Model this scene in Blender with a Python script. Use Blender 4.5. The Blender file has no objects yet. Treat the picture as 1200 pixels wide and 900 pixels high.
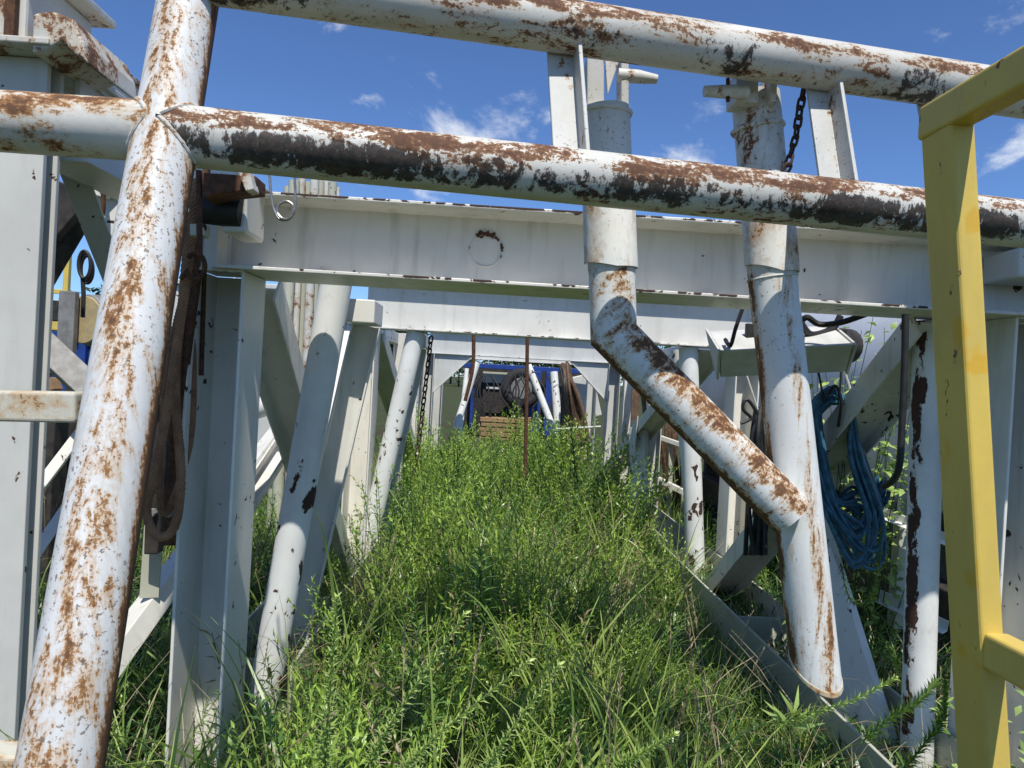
import bpy, math, random
import numpy as np
from mathutils import Vector, Matrix

S = bpy.context.scene
COL = S.collection
rng = np.random.default_rng(7)
random.seed(7)

# ------------------------------------------------------------------ camera
FPX = 840.0                       # focal length in pixels of the 1200 px wide photograph
CAM = np.array([0.0, 0.0, 1.6])


def cam_rows(vp=(573, 442), roll=3.15):
    r = math.radians(roll)
    dy = np.array([(vp[0] - 600) / FPX, -(vp[1] - 450) / FPX, -1.0])
    dy /= np.linalg.norm(dy)
    x = np.array([math.cos(r), -math.sin(r), 0.0])
    x[2] = -(x[0] * dy[0] + x[1] * dy[1]) / dy[2]
    x /= np.linalg.norm(x)
    return np.array([x, dy, np.cross(x, dy)])


CM = cam_rows()
cd = bpy.data.cameras.new("camera")
cd.sensor_width = 36.0
cd.lens = FPX / 1200.0 * 36.0
cd.clip_start = 0.02
cd.clip_end = 3000.0
cam = bpy.data.objects.new("camera", cd)
COL.objects.link(cam)
m4 = Matrix([list(CM[i]) + [CAM[i]] for i in range(3)] + [[0, 0, 0, 1]])
cam.matrix_world = m4
S.camera = cam
S.render.resolution_x, S.render.resolution_y = 1024, 768


def P(px, py, Y):
    """where a sight line of the photograph meets the plane at distance Y"""
    d = CM @ np.array([(px - 600) / FPX, -(py - 450) / FPX, -1.0])
    return CAM + d * (Y / d[1])


# ------------------------------------------------------------------ light
SUN_EL, SUN_AZ = 59.5, 10.0       # azimuth: degrees to the right of straight behind the camera
S.view_settings.view_transform = 'Standard'
S.view_settings.look = 'None'
S.view_settings.gamma = 1.0
S.view_settings.exposure = 0.2
el, az = math.radians(SUN_EL), math.radians(SUN_AZ)
sun_dir = Vector((math.sin(az) * math.cos(el), -math.cos(az) * math.cos(el), math.sin(el)))
sd = bpy.data.lights.new("sun", 'SUN')
sd.energy = 4.6
sd.angle = math.radians(0.55)
sd.color = (1.0, 0.955, 0.88)
sun = bpy.data.objects.new("sun", sd)
COL.objects.link(sun)
sun.location = (0, 0, 30)
sun.rotation_euler = sun_dir.to_track_quat('Z', 'Y').to_euler()

W = bpy.data.worlds.new("World")
S.world = W
W.use_nodes = True
wn, wl = W.node_tree.nodes, W.node_tree.links
wn.clear()


def wnode(t, **k):
    n = wn.new(t)
    for a, b in k.items():
        setattr(n, a, b)
    return n


sky = wnode('ShaderNodeTexSky', sky_type='NISHITA', sun_disc=False)
sky.sun_elevation = el
sky.sun_rotation = math.atan2(sun_dir.x, sun_dir.y)
sky.altitude = 200
sky.air_density = 0.8
sky.dust_density = 0.25
sky.ozone_density = 3.5
bg = wnode('ShaderNodeBackground')
bg.inputs['Strength'].default_value = 0.105
wout = wnode('ShaderNodeOutputWorld')
geo = wnode('ShaderNodeTexCoord')
sep = wnode('ShaderNodeSeparateXYZ')
wl.new(geo.outputs['Generated'], sep.inputs[0])


def wmath(op, a, b=None):
    n = wnode('ShaderNodeMath', operation=op)
    for i, v in enumerate((a, b)):
        if v is None:
            continue
        if isinstance(v, (int, float)):
            n.inputs[i].default_value = v
        else:
            wl.new(v, n.inputs[i])
    return n.outputs[0]


zz = wmath('MAXIMUM', wmath('ADD', sep.outputs[2], 0.42), 0.1)
comb = wnode('ShaderNodeCombineXYZ')
wl.new(wmath('DIVIDE', sep.outputs[0], zz), comb.inputs[0])
wl.new(wmath('DIVIDE', sep.outputs[1], zz), comb.inputs[1])
comb.inputs[2].default_value = 17.3
cn = wnode('ShaderNodeTexNoise')
cn.inputs['Scale'].default_value = 3.4
cn.inputs['Detail'].default_value = 9.0
cn.inputs['Roughness'].default_value = 0.6
cn.inputs['Distortion'].default_value = 0.25
wl.new(comb.outputs[0], cn.inputs['Vector'])
cr = wnode('ShaderNodeMapRange', interpolation_type='SMOOTHSTEP')
cr.inputs['From Min'].default_value = 0.585
cr.inputs['From Max'].default_value = 0.72
wl.new(cn.outputs['Fac'], cr.inputs['Value'])
cmix = wnode('ShaderNodeMix', data_type='RGBA')
wl.new(wmath('MULTIPLY', cr.outputs[0], 0.85), cmix.inputs[0])
tint = wnode('ShaderNodeMix', data_type='RGBA', blend_type='MULTIPLY')
tint.inputs[0].default_value = 1.0
tint.inputs[7].default_value = (0.80, 1.00, 1.27, 1)
wl.new(sky.outputs[0], tint.inputs[6])
wl.new(tint.outputs[2], cmix.inputs[6])
cmix.inputs[7].default_value = (8.0, 8.3, 8.7, 1)
wl.new(cmix.outputs[2], bg.inputs['Color'])
wl.new(bg.outputs[0], wout.inputs[0])

# ------------------------------------------------------------------ materials


class NT:
    def __init__(self, name):
        self.m = bpy.data.materials.new(name)
        self.m.use_nodes = True
        self.t = self.m.node_tree
        self.t.nodes.clear()
        self.out = self.n('ShaderNodeOutputMaterial')
        self.b = self.n('ShaderNodeBsdfPrincipled')
        self.t.links.new(self.b.outputs[0], self.out.inputs[0])

    def n(self, typ, **k):
        x = self.t.nodes.new(typ)
        for a, b in k.items():
            setattr(x, a, b)
        return x

    def set(self, sock, v):
        if isinstance(v, bpy.types.NodeSocket):
            self.t.links.new(v, sock)
        else:
            sock.default_value = v

    def math(self, op, a, b=0.0, c=None):
        x = self.n('ShaderNodeMath', operation=op)
        self.set(x.inputs[0], a)
        self.set(x.inputs[1], b)
        if c is not None:
            self.set(x.inputs[2], c)
        return x.outputs[0]

    def step(self, v, lo, hi, a=0.0, b=1.0):
        x = self.n('ShaderNodeMapRange', interpolation_type='SMOOTHSTEP')
        self.set(x.inputs['Value'], v)
        x.inputs['From Min'].default_value = lo
        x.inputs['From Max'].default_value = hi
        x.inputs['To Min'].default_value = a
        x.inputs['To Max'].default_value = b
        return x.outputs[0]

    def mix(self, f, a, b, mode='MIX'):
        x = self.n('ShaderNodeMix', data_type='RGBA', blend_type=mode)
        self.set(x.inputs[0], f)
        for i, v in ((6, a), (7, b)):
            if isinstance(v, tuple) and len(v) == 3:
                v = v + (1.0,)
            self.set(x.inputs[i], v)
        return x.outputs[2]

    def coord(self, stretch=(1, 1, 1), rot=(0, 0, 0), off=(0, 0, 0)):
        tc = self.n('ShaderNodeTexCoord')
        m1 = self.n('ShaderNodeMapping')
        m1.inputs['Rotation'].default_value = rot
        m1.inputs['Location'].default_value = off
        self.t.links.new(tc.outputs['Object'], m1.inputs[0])
        m2 = self.n('ShaderNodeMapping')
        m2.inputs['Scale'].default_value = stretch
        self.t.links.new(m1.outputs[0], m2.inputs[0])
        return m2.outputs[0]

    def noise(self, vec, scale, detail=6.0, rough=0.6, dist=0.0):
        x = self.n('ShaderNodeTexNoise')
        self.t.links.new(vec, x.inputs['Vector'])
        x.inputs['Scale'].default_value = scale
        x.inputs['Detail'].default_value = detail
        x.inputs['Roughness'].default_value = rough
        x.inputs['Distortion'].default_value = dist
        return x.outputs['Fac']

    def ndot(self, d):
        g = self.n('ShaderNodeNewGeometry')
        x = self.n('ShaderNodeVectorMath', operation='DOT_PRODUCT')
        self.t.links.new(g.outputs['Normal'], x.inputs[0])
        v = Vector(d).normalized()
        x.inputs[1].default_value = v
        return x.outputs['Value']

    def bump(self, h, strength=0.3, dist=0.004):
        x = self.n('ShaderNodeBump')
        x.inputs['Strength'].default_value = strength
        x.inputs['Distance'].default_value = dist
        self.t.links.new(h, x.inputs['Height'])
        self.t.links.new(x.outputs[0], self.b.inputs['Normal'])

    def fin(self, col, rough=0.5, metal=0.0, spec=0.4):
        self.set(self.b.inputs['Base Color'], col if not (isinstance(col, tuple) and len(col) == 3) else col + (1.0,))
        self.set(self.b.inputs['Roughness'], rough)
        self.set(self.b.inputs['Metallic'], metal)
        self.b.inputs['Specular IOR Level'].default_value = spec
        return self.m


WHITE = (0.575, 0.565, 0.515)


def band(nt, d, lo, hi, soft=0.15):
    """1 where the outward side of a pipe looks along d between lo and hi"""
    v = nt.ndot(d)
    a = nt.step(v, lo - soft, lo + soft)
    b = nt.step(v, hi - soft, hi + soft, 1.0, 0.0)
    return nt.math('MULTIPLY', a, b)


def rusty(name, stretch=(1, 1, 1), rot=(0, 0, 0), thr=0.60, bands=(), grime=None, base=WHITE, scale=16.0,
          stain=0.10, specks=0.0, off=(0, 0, 0), warm=0.5, big=0.5, grain=0.30, rustc=((0.15, 0.075, 0.042), (0.26, 0.13, 0.06))):
    nt = NT(name)
    c = nt.coord(stretch, rot, off)
    c0 = nt.coord((1, 1, 1), rot, off)
    n1 = nt.noise(c, scale, 12, 0.70, 0.35)
    n2 = nt.noise(c, scale * 0.22, 4, 0.55)
    n3 = nt.noise(c0, 95, 5, 0.65)
    n4 = nt.noise(c0, 260, 3, 0.6)
    f = nt.math('ADD', nt.math('MULTIPLY', n1, 1.0), nt.math('MULTIPLY_ADD', n2, big, -0.5 * big))
    for d, lo, hi, g in bands:
        f = nt.math('MULTIPLY_ADD', band(nt, d, lo, hi), g, f)
    f0 = f
    f = nt.math('MULTIPLY_ADD', n3, grain, nt.math('SUBTRACT', f, 0.5 * grain))
    f = nt.math('MULTIPLY_ADD', n4, 0.5 * grain, nt.math('SUBTRACT', f, 0.25 * grain))
    rust = nt.step(f, thr, thr + 0.03)
    core = nt.step(f, thr + 0.05, thr + 0.12)
    st = nt.step(nt.math('MULTIPLY_ADD', f, 0.5, nt.math('MULTIPLY', f0, 0.5)), thr - stain, thr + 0.02)
    tone = nt.noise(c0, 3.0, 5, 0.6)
    paint = nt.mix(nt.step(tone, 0.3, 0.7), tuple(x * 0.88 for x in base), tuple(min(1, x * 1.08) for x in base))
    dirt = nt.step(nt.noise(c, 9.0, 9, 0.75), 0.48, 0.72)
    paint = nt.mix(nt.math('MULTIPLY', dirt, 0.38), paint, (0.31, 0.295, 0.22))
    col = nt.mix(nt.math('MULTIPLY', st, 0.55 * warm + 0.15), paint, (0.44, 0.25, 0.085))
    rcol = nt.mix(nt.step(n4, 0.35, 0.65), rustc[0], rustc[1])
    col = nt.mix(rust, col, rcol)
    col = nt.mix(nt.math('MULTIPLY', core, 0.8), col, (0.075, 0.038, 0.026))
    if specks:
        sp = nt.step(nt.noise(c0, 120, 3, 0.6), 0.70 - specks, 0.73 - specks)
        spm = nt.step(nt.noise(c0, 5, 4, 0.6), 0.36, 0.55)
        s2 = nt.math('MULTIPLY', sp, spm)
        col = nt.mix(nt.math('MULTIPLY', s2, 0.8), col, (0.13, 0.085, 0.055))
    h = nt.math('SUBTRACT', nt.math('MULTIPLY', n3, 0.35), rust)
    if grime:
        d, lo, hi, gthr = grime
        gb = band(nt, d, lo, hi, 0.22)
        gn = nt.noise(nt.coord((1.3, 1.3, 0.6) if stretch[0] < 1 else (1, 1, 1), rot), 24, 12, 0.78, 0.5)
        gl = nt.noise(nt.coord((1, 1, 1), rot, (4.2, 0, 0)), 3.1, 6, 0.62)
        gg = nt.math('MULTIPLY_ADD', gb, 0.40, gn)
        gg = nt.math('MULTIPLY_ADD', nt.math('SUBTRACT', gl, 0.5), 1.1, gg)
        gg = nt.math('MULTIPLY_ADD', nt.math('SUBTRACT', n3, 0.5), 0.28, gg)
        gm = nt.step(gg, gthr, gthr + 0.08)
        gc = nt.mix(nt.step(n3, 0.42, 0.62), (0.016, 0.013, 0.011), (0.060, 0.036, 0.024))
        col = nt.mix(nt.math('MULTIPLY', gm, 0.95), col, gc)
    nt.bump(h, 0.6, 0.0016)
    ro = nt.math('MULTIPLY_ADD', rust, 0.33, 0.52)
    return nt.fin(col, ro, 0.0, 0.3)


def paint(name, base=WHITE, chips=0.70, grime=0.25, rough=0.42, stretch=(1, 1, 1), scale=20, rustc=(0.05, 0.028, 0.02), edges=()):
    nt = NT(name)
    c = nt.coord(stretch)
    c0 = nt.coord()
    tone = nt.noise(c0, 2.2, 6, 0.62)
    run = nt.noise(nt.coord((1, 1, 0.12)), 14, 5, 0.6)
    pc = nt.mix(nt.step(tone, 0.3, 0.7), tuple(x * 0.88 for x in base), tuple(min(1, x * 1.05) for x in base))
    g = nt.math('MULTIPLY', nt.step(run, 0.5, 0.78), grime)
    pc = nt.mix(g, pc, (0.30, 0.29, 0.22))
    f = nt.math('MULTIPLY_ADD', nt.noise(c0, 2.7, 3, 0.5), 0.45, nt.noise(c, scale, 6, 0.55, 0.4))
    f = nt.math('SUBTRACT', f, 0.225)
    if edges:
        tc = nt.n('ShaderNodeTexCoord')
        sx = nt.n('ShaderNodeSeparateXYZ')
        nt.t.links.new(tc.outputs['Object'], sx.inputs[0])
        for ze, w, gain in edges:
            dd = nt.math('ABSOLUTE', nt.math('SUBTRACT', sx.outputs[2], ze))
            f = nt.math('MULTIPLY_ADD', nt.step(dd, w * 0.6, w, 1.0, 0.0), gain, f)
    chip = nt.step(f, chips, chips + 0.012)
    halo = nt.step(f, chips - 0.05, chips + 0.01)
    pc = nt.mix(nt.math('MULTIPLY', halo, 0.22), pc, (0.45, 0.32, 0.17))
    col = nt.mix(chip, pc, rustc)
    fine = nt.noise(c0, 160, 3, 0.5)
    nt.bump(nt.math('SUBTRACT', nt.math('MULTIPLY', fine, 0.3), chip), 0.35, 0.0012)
    return nt.fin(col, nt.math('MULTIPLY_ADD', chip, 0.4, rough), 0.0, 0.35)


def plain(name, c1, c2=None, scale=12, rough=0.6, metal=0.0, bump=0.2, stretch=(1, 1, 1), spec=0.35):
    nt = NT(name)
    v = nt.coord(stretch)
    n = nt.noise(v, scale, 7, 0.62)
    c2 = c2 or tuple(x * 0.7 for x in c1)
    col = nt.mix(nt.step(n, 0.32, 0.68), c1, c2)
    nt.bump(nt.noise(v, scale * 5, 4, 0.6), bump, 0.002)
    return nt.fin(col, rough, metal, spec)


MAT = {}
UPF = (0, -0.75, 0.66)
ORANGE = ((0.19, 0.085, 0.035), (0.36, 0.185, 0.065))
MAT['post'] = rusty('rusty_white_post', (1.7, 1.7, 0.13), base=(0.60, 0.61, 0.60), thr=0.64, scale=27, specks=0.10, stain=0.15, warm=1.0, rustc=ORANGE,
                    bands=[((0.0, -1.0, 0.05), 0.96, 1.2, 0.19), ((0.50, -0.86, 0), 0.985, 1.2, 0.13), ((-0.45, -0.9, 0), 0.98, 1.2, 0.10), ((0.93, 0.36, 0.0), 0.88, 1.3, 0.35)], big=0.34, grain=0.52)
MAT['rail'] = rusty('rusty_white_lower_rail', (0.42, 1.2, 1.2), rot=(0, 0, -0.17), thr=0.60, scale=20, stain=0.05, specks=0.03,
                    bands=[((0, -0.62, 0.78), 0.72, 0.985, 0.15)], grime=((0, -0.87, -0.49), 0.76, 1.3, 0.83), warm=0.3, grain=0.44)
MAT['rail_stub'] = rusty('rusty_white_rail_stub', (0.6, 1.2, 1.2), thr=0.60, scale=24, stain=0.12, warm=0.8, rustc=ORANGE, specks=0.03,
                         bands=[((0, -0.75, 0.65), 0.75, 1.1, 0.12)], big=0.4, grain=0.4)
MAT['rail_upper'] = rusty('rusty_white_upper_rail', (0.42, 1.2, 1.2), rot=(0, 0, -0.2), thr=0.56, scale=22, stain=0.10, specks=0.05,
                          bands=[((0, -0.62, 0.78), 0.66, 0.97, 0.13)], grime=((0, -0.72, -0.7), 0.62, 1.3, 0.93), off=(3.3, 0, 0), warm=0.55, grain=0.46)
MAT['strut'] = rusty('rusty_white_strut', (1.6, 1.6, 0.25), base=(0.70, 0.71, 0.68),  thr=0.655, scale=17, specks=0.05, stain=0.12, warm=0.9, rustc=ORANGE,
                     bands=[((0.22, -0.97, 0), 0.968, 1.2, 0.22), ((-1, 0.05, 0), 0.93, 1.3, 0.36)], big=0.4, grain=0.34)
MAT['brace'] = rusty('rusty_white_brace', (0.45, 1.3, 1.3), base=(0.70, 0.71, 0.68),  rot=(0, math.radians(46), 0), thr=0.63, scale=27, stain=0.16, warm=1.0, rustc=ORANGE, specks=0.08,
                     bands=[((0.30, -0.80, 0.5), 0.84, 1.2, 0.17), ((-0.68, -0.1, -0.72), 0.92, 1.3, 0.36)], big=0.28, grain=0.62)
MAT['sleeve'] = rusty('rusty_white_sleeve', (1.2, 1.2, 0.5), base=(0.60, 0.60, 0.56), thr=0.585, scale=20, specks=0.07, stain=0.10, warm=0.5, grain=0.4)
MAT['shell'] = rusty('rust_spotted_shell', (1, 1, 0.5), thr=0.59, scale=11, specks=0.05, stain=0.16, warm=1.0, rustc=ORANGE, grain=0.3, base=(0.78, 0.78, 0.74))
MAT['upright'] = rusty('chipped_white_upright', (1, 1, 0.6), base=(0.50, 0.50, 0.47), thr=0.63, scale=26, specks=0.07, stain=0.08, grain=0.36)
MAT['rustplate'] = rusty('half_rusted_white_steel', (1, 1, 1), thr=0.575, scale=10, stain=0.12, specks=0.04, grain=0.36)
MAT['tie'] = rusty('rust_spotted_tie_bar', (0.6, 1, 1), thr=0.54, scale=13, stain=0.16, warm=1.0, base=(0.55, 0.54, 0.45), rustc=ORANGE, grain=0.34)
MAT['mast'] = paint('white_mast_paint', chips=0.70)
MAT['frame'] = paint('white_frame_paint', base=(0.71, 0.695, 0.63), chips=0.695, grime=0.45, edges=((2.213, 0.009, 0.20), (1.944, 0.0065, 0.15)))
MAT['frame_two'] = paint('white_second_frame_paint', base=(0.66, 0.65, 0.60), chips=0.705, edges=((2.328, 0.009, 0.20), (1.944, 0.0065, 0.15)))
MAT['column'] = paint('white_column_paint', base=(0.74, 0.72, 0.65), chips=0.69, grime=0.35)
MAT['frame_far'] = paint('white_far_frame_paint', chips=0.75, base=(0.55, 0.555, 0.53), edges=((2.328, 0.02, 0.15), (1.944, 0.008, 0.12)))
MAT['chippy'] = rusty('flaking_white_leg', (1, 1, 0.55), thr=0.70, scale=13, stain=0.03, specks=0.0, warm=0.2, grain=0.06, big=0.3,
                      bands=[((-0.93, -0.36, 0), 0.86, 1.3, 0.24)], base=(0.72, 0.72, 0.69), rustc=((0.045, 0.024, 0.017), (0.075, 0.036, 0.022)))
MAT['leg'] = paint('white_leg_paint', base=(0.74, 0.75, 0.72), chips=0.635, scale=14, stretch=(1, 1, 0.7))
MAT['cream'] = paint('cream_steel_paint', base=(0.47, 0.47, 0.37), chips=0.68)
MAT['tank'] = paint('white_tank_paint', base=(0.60, 0.62, 0.64), chips=0.8, grime=0.1)
MAT['rust'] = plain('brown_rust', (0.055, 0.026, 0.016), (0.13, 0.058, 0.028), 40, 0.85, 0, 0.5)
MAT['rope'] = plain('rusty_wire_rope', (0.20, 0.098, 0.052), (0.32, 0.17, 0.088), 16, 0.7, 0.1, 0.08)
MAT['black'] = plain('black_rubber', (0.012, 0.012, 0.013), (0.028, 0.027, 0.026), 20, 0.55)
MAT['darksteel'] = plain('dark_oily_steel', (0.022, 0.020, 0.018), (0.06, 0.05, 0.042), 15, 0.6, 0.1)
MAT['greysteel'] = plain('grey_steel', (0.26, 0.26, 0.25), (0.17, 0.165, 0.15), 18, 0.55, 0.2)
MAT['galv'] = plain('galvanised_steel', (0.62, 0.62, 0.58), (0.50, 0.50, 0.46), 9, 0.5, 0.0, 0.05)
MAT['chain'] = plain('rusty_chain_steel', (0.10, 0.055, 0.035), (0.055, 0.04, 0.034), 60, 0.7, 0.3, 0.4)
MAT['pin'] = plain('zinc_wire', (0.42, 0.41, 0.39), (0.25, 0.22, 0.19), 70, 0.35, 0.75, 0.1)
MAT['blue'] = plain('blue_machine_paint', (0.018, 0.055, 0.26), (0.014, 0.04, 0.18), 8, 0.45)
MAT['hose'] = plain('blue_hose_rubber', (0.055, 0.165, 0.25), (0.022, 0.075, 0.13), 25, 0.42, 0, 0.1)
MAT['hose_brown'] = plain('weathered_brown_hose', (0.16, 0.095, 0.055), (0.07, 0.045, 0.03), 22, 0.75, 0, 0.3)
MAT['wood'] = plain('weathered_timber', (0.36, 0.23, 0.115), (0.24, 0.15, 0.08), 9, 0.8, 0, 0.4, (0.3, 2, 2))
MAT['tan'] = plain('tan_disc_paint', (0.46, 0.36, 0.18), (0.34, 0.27, 0.15), 20, 0.6)
MAT['green'] = plain('dark_green_tank_paint', (0.02, 0.06, 0.045), (0.015, 0.045, 0.035), 10, 0.5)
MAT['tyre'] = plain('tyre_rubber', (0.015, 0.015, 0.015), (0.03, 0.03, 0.03), 30, 0.8)
MAT['glove'] = plain('white_tie_string', (0.6, 0.6, 0.56), (0.45, 0.45, 0.42), 30, 0.8)


def yellow_mat():
    nt = NT('worn_yellow_paint')
    c = nt.coord((1, 1, 0.5))
    n = nt.noise(c, 9, 6, 0.6)
    col = nt.mix(nt.step(n, 0.35, 0.65), (0.58, 0.43, 0.105), (0.66, 0.485, 0.10))
    pat = nt.step(nt.noise(nt.coord((1, 1, 0.7)), 16, 3, 0.5), 0.60, 0.66)
    col = nt.mix(nt.math('MULTIPLY', pat, 0.7), col, (0.66, 0.37, 0.02))
    sp = nt.step(nt.noise(nt.coord((1, 1, 0.6)), 34, 7, 0.68), 0.655, 0.68)
    dirt = nt.step(nt.noise(nt.coord((1.5, 1.5, 0.3)), 12, 8, 0.7), 0.5, 0.75)
    col = nt.mix(nt.math('MULTIPLY', dirt, 0.4), col, (0.36, 0.29, 0.12))
    col = nt.mix(sp, col, (0.16, 0.09, 0.03))
    nt.bump(nt.noise(nt.coord(), 120, 4, 0.6), 0.25, 0.001)
    return nt.fin(col, 0.46, 0, 0.35)


MAT['yellow'] = yellow_mat()


def leaf_mat(name, dark, light, trans=0.24, rough=0.36):
    nt = NT(name)
    a = nt.n('ShaderNodeAttribute', attribute_name='tint')
    v = nt.noise(nt.coord(), 1.7, 3, 0.5)
    f = nt.math('ADD', a.outputs['Fac'], nt.math('MULTIPLY_ADD', v, 0.8, -0.4))
    f = nt.step(f, 0.0, 1.0)
    col = nt.mix(f, dark, light)
    m = nt.fin(col, rough, 0, 0.55)
    tr = nt.n('ShaderNodeBsdfTranslucent')
    tcol = nt.mix(1.0, col, (1.25, 1.35, 0.6), 'MULTIPLY')
    nt.t.links.new(tcol, tr.inputs['Color'])
    mx = nt.n('ShaderNodeMixShader')
    mx.inputs[0].default_value = trans
    nt.t.links.new(nt.b.outputs[0], mx.inputs[1])
    nt.t.links.new(tr.outputs[0], mx.inputs[2])
    nt.t.links.new(mx.outputs[0], nt.out.inputs[0])
    return m


MAT['weed'] = leaf_mat('feathery_weed_leaf', (0.045, 0.115, 0.012), (0.33, 0.47, 0.075))
MAT['grass'] = leaf_mat('grass_blade', (0.075, 0.16, 0.022), (0.37, 0.47, 0.12))
MAT['broad'] = leaf_mat('broad_leaf', (0.10, 0.20, 0.030), (0.46, 0.58, 0.18))
MAT['fern'] = leaf_mat('dark_feathery_leaf', (0.03, 0.075, 0.014), (0.08, 0.15, 0.03))
MAT['weed_dark'] = leaf_mat('dark_lance_leaf', (0.030, 0.085, 0.016), (0.15, 0.27, 0.055))
MAT['straw'] = leaf_mat('dry_straw', (0.22, 0.16, 0.085), (0.42, 0.35, 0.22), 0.15, 0.7)
MAT['treeline'] = leaf_mat('far_tree_leaf', (0.02, 0.045, 0.012), (0.05, 0.09, 0.022))


def ground_mat():
    nt = NT('weedy_soil')
    c = nt.coord()
    n = nt.noise(c, 1.3, 8, 0.65)
    n2 = nt.noise(c, 22, 8, 0.7)
    col = nt.mix(nt.step(n2, 0.35, 0.65), (0.030, 0.028, 0.015), (0.075, 0.062, 0.036))
    col = nt.mix(nt.step(n, 0.40, 0.62), col, (0.045, 0.075, 0.018))
    nt.bump(n2, 0.8, 0.03)
    return nt.fin(col, 0.9, 0, 0.2)


MAT['ground'] = ground_mat()

# ------------------------------------------------------------------ mesh helpers


def V(*a):
    return np.array(a, float)


def unit(v):
    return v / max(1e-12, np.linalg.norm(v))


class MB:
    def __init__(self):
        self.v, self.f = [], []

    def add(self, vs, fs):
        o = len(self.v)
        self.v.extend([tuple(x) for x in vs])
        self.f.extend([tuple(i + o for i in f) for f in fs])
        return self

    def tube(self, pts, r, n=20, caps=True, wob=0.0):
        pts = [np.array(p, float) for p in pts]
        rs = [r] * len(pts) if np.isscalar(r) else list(r)
        d = [unit(pts[i + 1] - pts[i]) for i in range(len(pts) - 1)]
        a = np.array([0, 0, 1.0]) if abs(d[0][2]) < 0.9 else np.array([1.0, 0, 0])
        x = unit(np.cross(d[0], a))
        y = np.cross(d[0], x)
        vs = []
        for i, p in enumerate(pts):
            if i == 0:
                di, m = d[0], d[0]
            elif i == len(pts) - 1:
                di, m = d[-1], d[-1]
            else:
                di, m = d[i - 1], unit(d[i - 1] + d[i])
            if i > 0:
                x = unit(x - di * np.dot(x, di))
                y = np.cross(di, x)
            for k in range(n):
                t = 2 * math.pi * k / n
                rr = rs[i] * (1 + wob * math.sin(3 * t + 5 * i) * math.cos(1.7 * i))
                o = (x * math.cos(t) + y * math.sin(t)) * rr
                dm = np.dot(di, m)
                o = o - di * (np.dot(o, m) / dm) if dm > 0.2 else o
                vs.append(p + o)
            if 0 < i < len(pts) - 1:
                nx = x - d[i] * np.dot(x, d[i])
                x = unit(nx)
                y = np.cross(d[i], x)
        fs = []
        for i in range(len(pts) - 1):
            for k in range(n):
                k2 = (k + 1) % n
                fs.append((i * n + k, i * n + k2, (i + 1) * n + k2, (i + 1) * n + k))
        if caps:
            fs.append(tuple(range(n - 1, -1, -1)))
            fs.append(tuple((len(pts) - 1) * n + k for k in range(n)))
        return self.add(vs, fs)

    def extrude(self, prof, p0, p1, up, cut1=None):
        """prof: 2D polygon (side, up) swept from p0 to p1"""
        p0, p1 = np.array(p0, float), np.array(p1, float)
        d = unit(p1 - p0)
        s = unit(np.cross(d, np.array(up, float)))
        u = np.cross(s, d)
        vs = [p0 + s * a + u * b for a, b in prof] + [p1 + s * a + u * b for a, b in prof]
        n = len(prof)
        fs = [(k, (k + 1) % n, n + (k + 1) % n, n + k) for k in range(n)]
        fs += [tuple(range(n - 1, -1, -1)), tuple(range(n, 2 * n))]
        return self.add(vs, fs)

    def box(self, lo, hi):
        x0, y0, z0 = lo
        x1, y1, z1 = hi
        vs = [(x0, y0, z0), (x1, y0, z0), (x1, y1, z0), (x0, y1, z0), (x0, y0, z1), (x1, y0, z1), (x1, y1, z1), (x0, y1, z1)]
        fs = [(0, 3, 2, 1), (4, 5, 6, 7), (0, 1, 5, 4), (1, 2, 6, 5), (2, 3, 7, 6), (3, 0, 4, 7)]
        return self.add(vs, fs)

    def slab(self, poly, thick):
        """polygon of 3D points given thickness along vector thick"""
        t = np.array(thick, float)
        n = len(poly)
        vs = [np.array(p, float) for p in poly] + [np.array(p, float) + t for p in poly]
        fs = [tuple(range(n)), tuple(range(2 * n - 1, n - 1, -1))]
        fs += [((k + 1) % n, k, n + k, n + (k + 1) % n) for k in range(n)]
        return self.add(vs, fs)

    def build(self, name, mat, parent=None, bevel=0.0, smooth=False, seg=2):
        me = bpy.data.meshes.new(name)
        off = np.array(parent['_w']) if parent is not None else V(0, 0, 0)
        me.from_pydata([tuple(np.array(v) - off) for v in self.v], [], self.f)
        import bmesh
        bm = bmesh.new()
        bm.from_mesh(me)
        bmesh.ops.recalc_face_normals(bm, faces=bm.faces)
        bm.to_mesh(me)
        bm.free()
        me.materials.append(MAT[mat] if isinstance(mat, str) else mat)
        if smooth:
            me.polygons.foreach_set('use_smooth', [True] * len(me.polygons))
            me.set_sharp_from_angle(angle=math.radians(42))
        o = bpy.data.objects.new(name, me)
        COL.objects.link(o)
        o['_w'] = tuple(off)
        if parent is not None:
            o.parent = parent
        if bevel:
            md = o.modifiers.new('bevel', 'BEVEL')
            md.width = bevel
            md.segments = seg
            md.limit_method = 'ANGLE'
            md.angle_limit = math.radians(40)
        return o


def thing(name, label, cat, loc=(0, 0, 0), group=None):
    o = bpy.data.objects.new(name, None)
    COL.objects.link(o)
    o.location = loc
    o.empty_display_size = 0.1
    o['_w'] = tuple(float(x) for x in loc)
    return tag(o, label, cat, group)


def tag(o, label, cat, group=None):
    o['label'] = label
    o['category'] = cat
    if group:
        o['group'] = group
    return o


def struct(o):
    o['kind'] = 'structure'
    return o


def H(w, h, tf, tw):      # I-section: flanges top and bottom
    a, b = w / 2, h / 2
    t = tw / 2
    return [(-a, -b), (a, -b), (a, -b + tf), (t, -b + tf), (t, b - tf), (a, b - tf), (a, b), (-a, b), (-a, b - tf), (-t, b - tf), (-t, -b + tf), (-a, -b + tf)]


def R(w, h):
    return [(-w / 2, -h / 2), (w / 2, -h / 2), (w / 2, h / 2), (-w / 2, h / 2)]


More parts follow.
